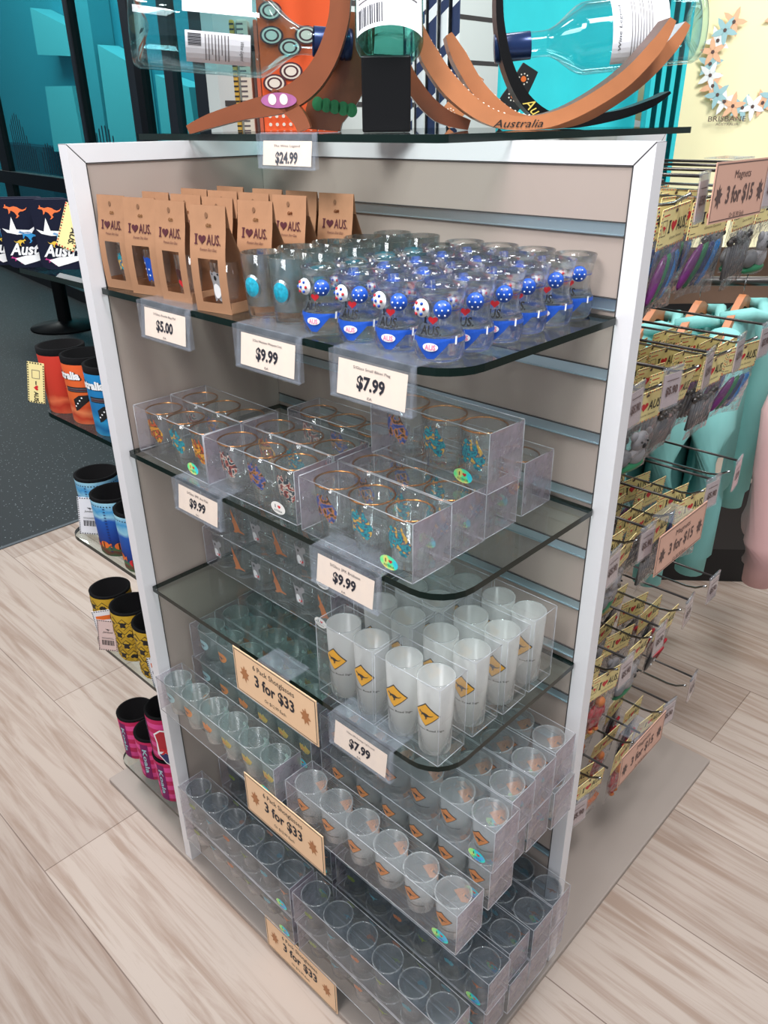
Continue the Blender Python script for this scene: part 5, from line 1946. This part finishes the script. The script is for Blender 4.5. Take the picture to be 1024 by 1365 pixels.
# hoodies on wooden hangers behind the hooks
def hoodie(label, loc, rz, mt, group, hem=0.30, sh=0.80):
    t = thing('hooded_top', label, 'clothing', loc, rz, group)
    m = MB()
    n, L = 40, 16
    vs, fs = [], []
    for j in range(L + 1):
        v = j / L
        z = hem + (sh - hem) * v
        w_ = 0.19 - 0.012 * v if v < 0.8 else 0.1804 - (v - 0.8) / 0.2 * 0.105
        d_ = 0.030 + 0.006 * (1 - v) if v < 0.8 else 0.031 - (v - 0.8) / 0.2 * 0.006
        if j == 1:
            w_, d_ = w_ * 1.03, d_ * 1.15
        for k in range(n):
            q = 2 * PI * k / n
            fold = 1 + 0.20 * math.sin(6 * q + 2 * v) * (1 - 0.6 * v)
            vs.append((w_ * math.cos(q), d_ * math.sin(q) * fold, z))
    for j in range(L):
        for k in range(n):
            k2 = (k + 1) % n
            fs.append((j * n + k, j * n + k2, (j + 1) * n + k2, (j + 1) * n + k))
    m.add(vs, fs, 0, True)
    m.obj('body', mt, t)
    for sx in (-1, 1):
        s = MB()
        pts = [(sx * 0.115, 0, sh - 0.030), (sx * 0.165, -0.008, sh - 0.085), (sx * 0.195, -0.020, sh - 0.20), (sx * 0.200, -0.028, sh - 0.36), (sx * 0.198, -0.030, hem - 0.035), (sx * 0.198, -0.030, hem - 0.045), (sx * 0.197, -0.030, hem - 0.085)]
        s.tube(pts, [0.030, 0.046, 0.046, 0.042, 0.040, 0.032, 0.031], 16)
        s.obj('sleeve', mt, t)
    c = MB()
    c.tube([(-0.085, 0.02, sh - 0.005), (-0.06, -0.035, sh + 0.006), (0, -0.050, sh - 0.012), (0.06, -0.035, sh + 0.006), (0.085, 0.02, sh - 0.005)], 0.013, 10)
    c.obj('collar', mt, t)
    return t


def hanger(label, loc, rz):
    t = thing('wooden_hanger', label, 'hanger', loc, rz, 'wooden hangers')
    m = MB()
    a0 = [(-0.19, -0.055), (-0.10, -0.018), (-0.02, 0.010), (0.0, 0.014), (0.02, 0.010), (0.10, -0.018), (0.19, -0.055)]
    m.prism([(x, z + 0.013) for x, z in a0] + [(x, z - 0.011) for x, z in a0[::-1]], -0.007, 0.007)
    m.obj('arm', 'hanger_wood', t, bevel=0.003)
    m = MB()
    m.tube([(0, 0, 0.02), (0, 0, 0.05), (0.016, 0, 0.066), (0.0, 0, 0.084), (-0.016, 0, 0.072)], 0.0018, 8)
    m.obj('hook', 'steel', t)
    return t


GX = YAW + math.radians(56)
for i, (s, d, lab) in enumerate([(0.48, 1.64, 'mint hooded top, nearest the display tower'), (0.575, 1.65, 'mint hooded top, second along the rail'), (0.67, 1.66, 'mint hooded top, third along the rail'), (0.765, 1.67, 'mint hooded top, fourth along the rail, beside the pink one')]):
    p = spot(s, d, 0)
    hoodie(lab, (p[0], p[1], 0), GX, 'mint_cloth', 'hooded tops on the rail', 0.42 - 0.02 * (i == 2), 0.84 + 0.01 * i)
    hanger('wooden hanger inside the %s mint hooded top' % ordinal(i), (p[0], p[1], 0.845 + 0.01 * i), GX)
p = spot(0.885, 1.60, 0)
hoodie('pale pink hooded top at the right picture edge', (p[0], p[1], 0), GX, 'pink_cloth', 'hooded tops on the rail', 0.43, 0.80)
hanger('wooden hanger inside the pale pink hooded top', (p[0], p[1], 0.81), GX)
a = MB()
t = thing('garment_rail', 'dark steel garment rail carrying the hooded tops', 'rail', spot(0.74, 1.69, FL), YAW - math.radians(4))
a.tube([(-0.24, 0, 0.938), (0.55, 0, 0.938)], 0.010, 10)
a.obj('bar', 'steel_dark', t)
for sx in (-0.23, 0.54):
    MB().tube([(sx, 0, 0.0), (sx, 0, 0.94)], 0.012, 10).obj('leg', 'steel_dark', t)
    MB().box((sx - 0.02, -0.10, 0.0), (sx + 0.02, 0.22, 0.02)).obj('foot', 'steel_dark', t)
MB().box((0.02, 0.32, 0.0), (0.60, 0.80, 0.11)).obj('base', 'black', t)  # added black slab standing in for the floor shade under the hooded tops
t = thing('back_counter', 'brown wooden counter with dark plinth behind the clothing', 'counter', spot(1.25, 2.75, FL), YAW)
MB().box((-0.9, -0.06, 0.10), (0.9, 0.3, 0.98)).obj('front', 'panel_brown', t)
MB().box((-0.88, -0.02, 0.0), (0.88, 0.28, 0.10)).obj('plinth', 'black', t)
MB().box((-0.9, -0.064, 0.62), (0.9, -0.058, 0.68)).obj('dark_band', 'black', t)
t = bpy.data.objects.new('paper_tag', None)
COL.objects.link(t)
tag(t, 'cream paper tag hanging between the mint hooded tops', 'tag')
t.location = spot(0.69, 1.50, 0.60)
t.rotation_euler = (0, 0, YAW)
MB().box((-0.022, -0.0008, -0.085), (0.022, 0.0008, 0.0)).obj('card', 'ticket', t)
MB().tube([(0, 0, -0.004), (0.006, 0.02, 0.06)], 0.0012, 6).obj('string', 'paint_white', t)
a = Art().text('Quality', 0, -0.04, 0.036, 0.010, 0, 1, shear=0.3)
a.text('Comfort', 0, -0.056, 0.034, 0.009, 0, 1, shear=0.3)
a.obj('lettering', 'ink', t, flat(-0.0008), 0.0003)

# cafe table beyond the shop front
t = thing('pedestal_table', 'black pedestal table on dark floor by the shop front', 'table', (-4.35, 1.62, FL))
MB().lathe([(0, 0.0), (0.23, 0.0), (0.23, 0.012), (0.06, 0.035), (0.04, 0.05)], 32).obj('base', 'table_black', t)
MB().lathe([(0.045, 0.03), (0.045, 0.70)], 20).obj('column', 'table_black', t)
MB().lathe([(0, 0.70), (0.30, 0.70), (0.30, 0.73), (0, 0.73)], 36).obj('table_top', 'table_black', t)
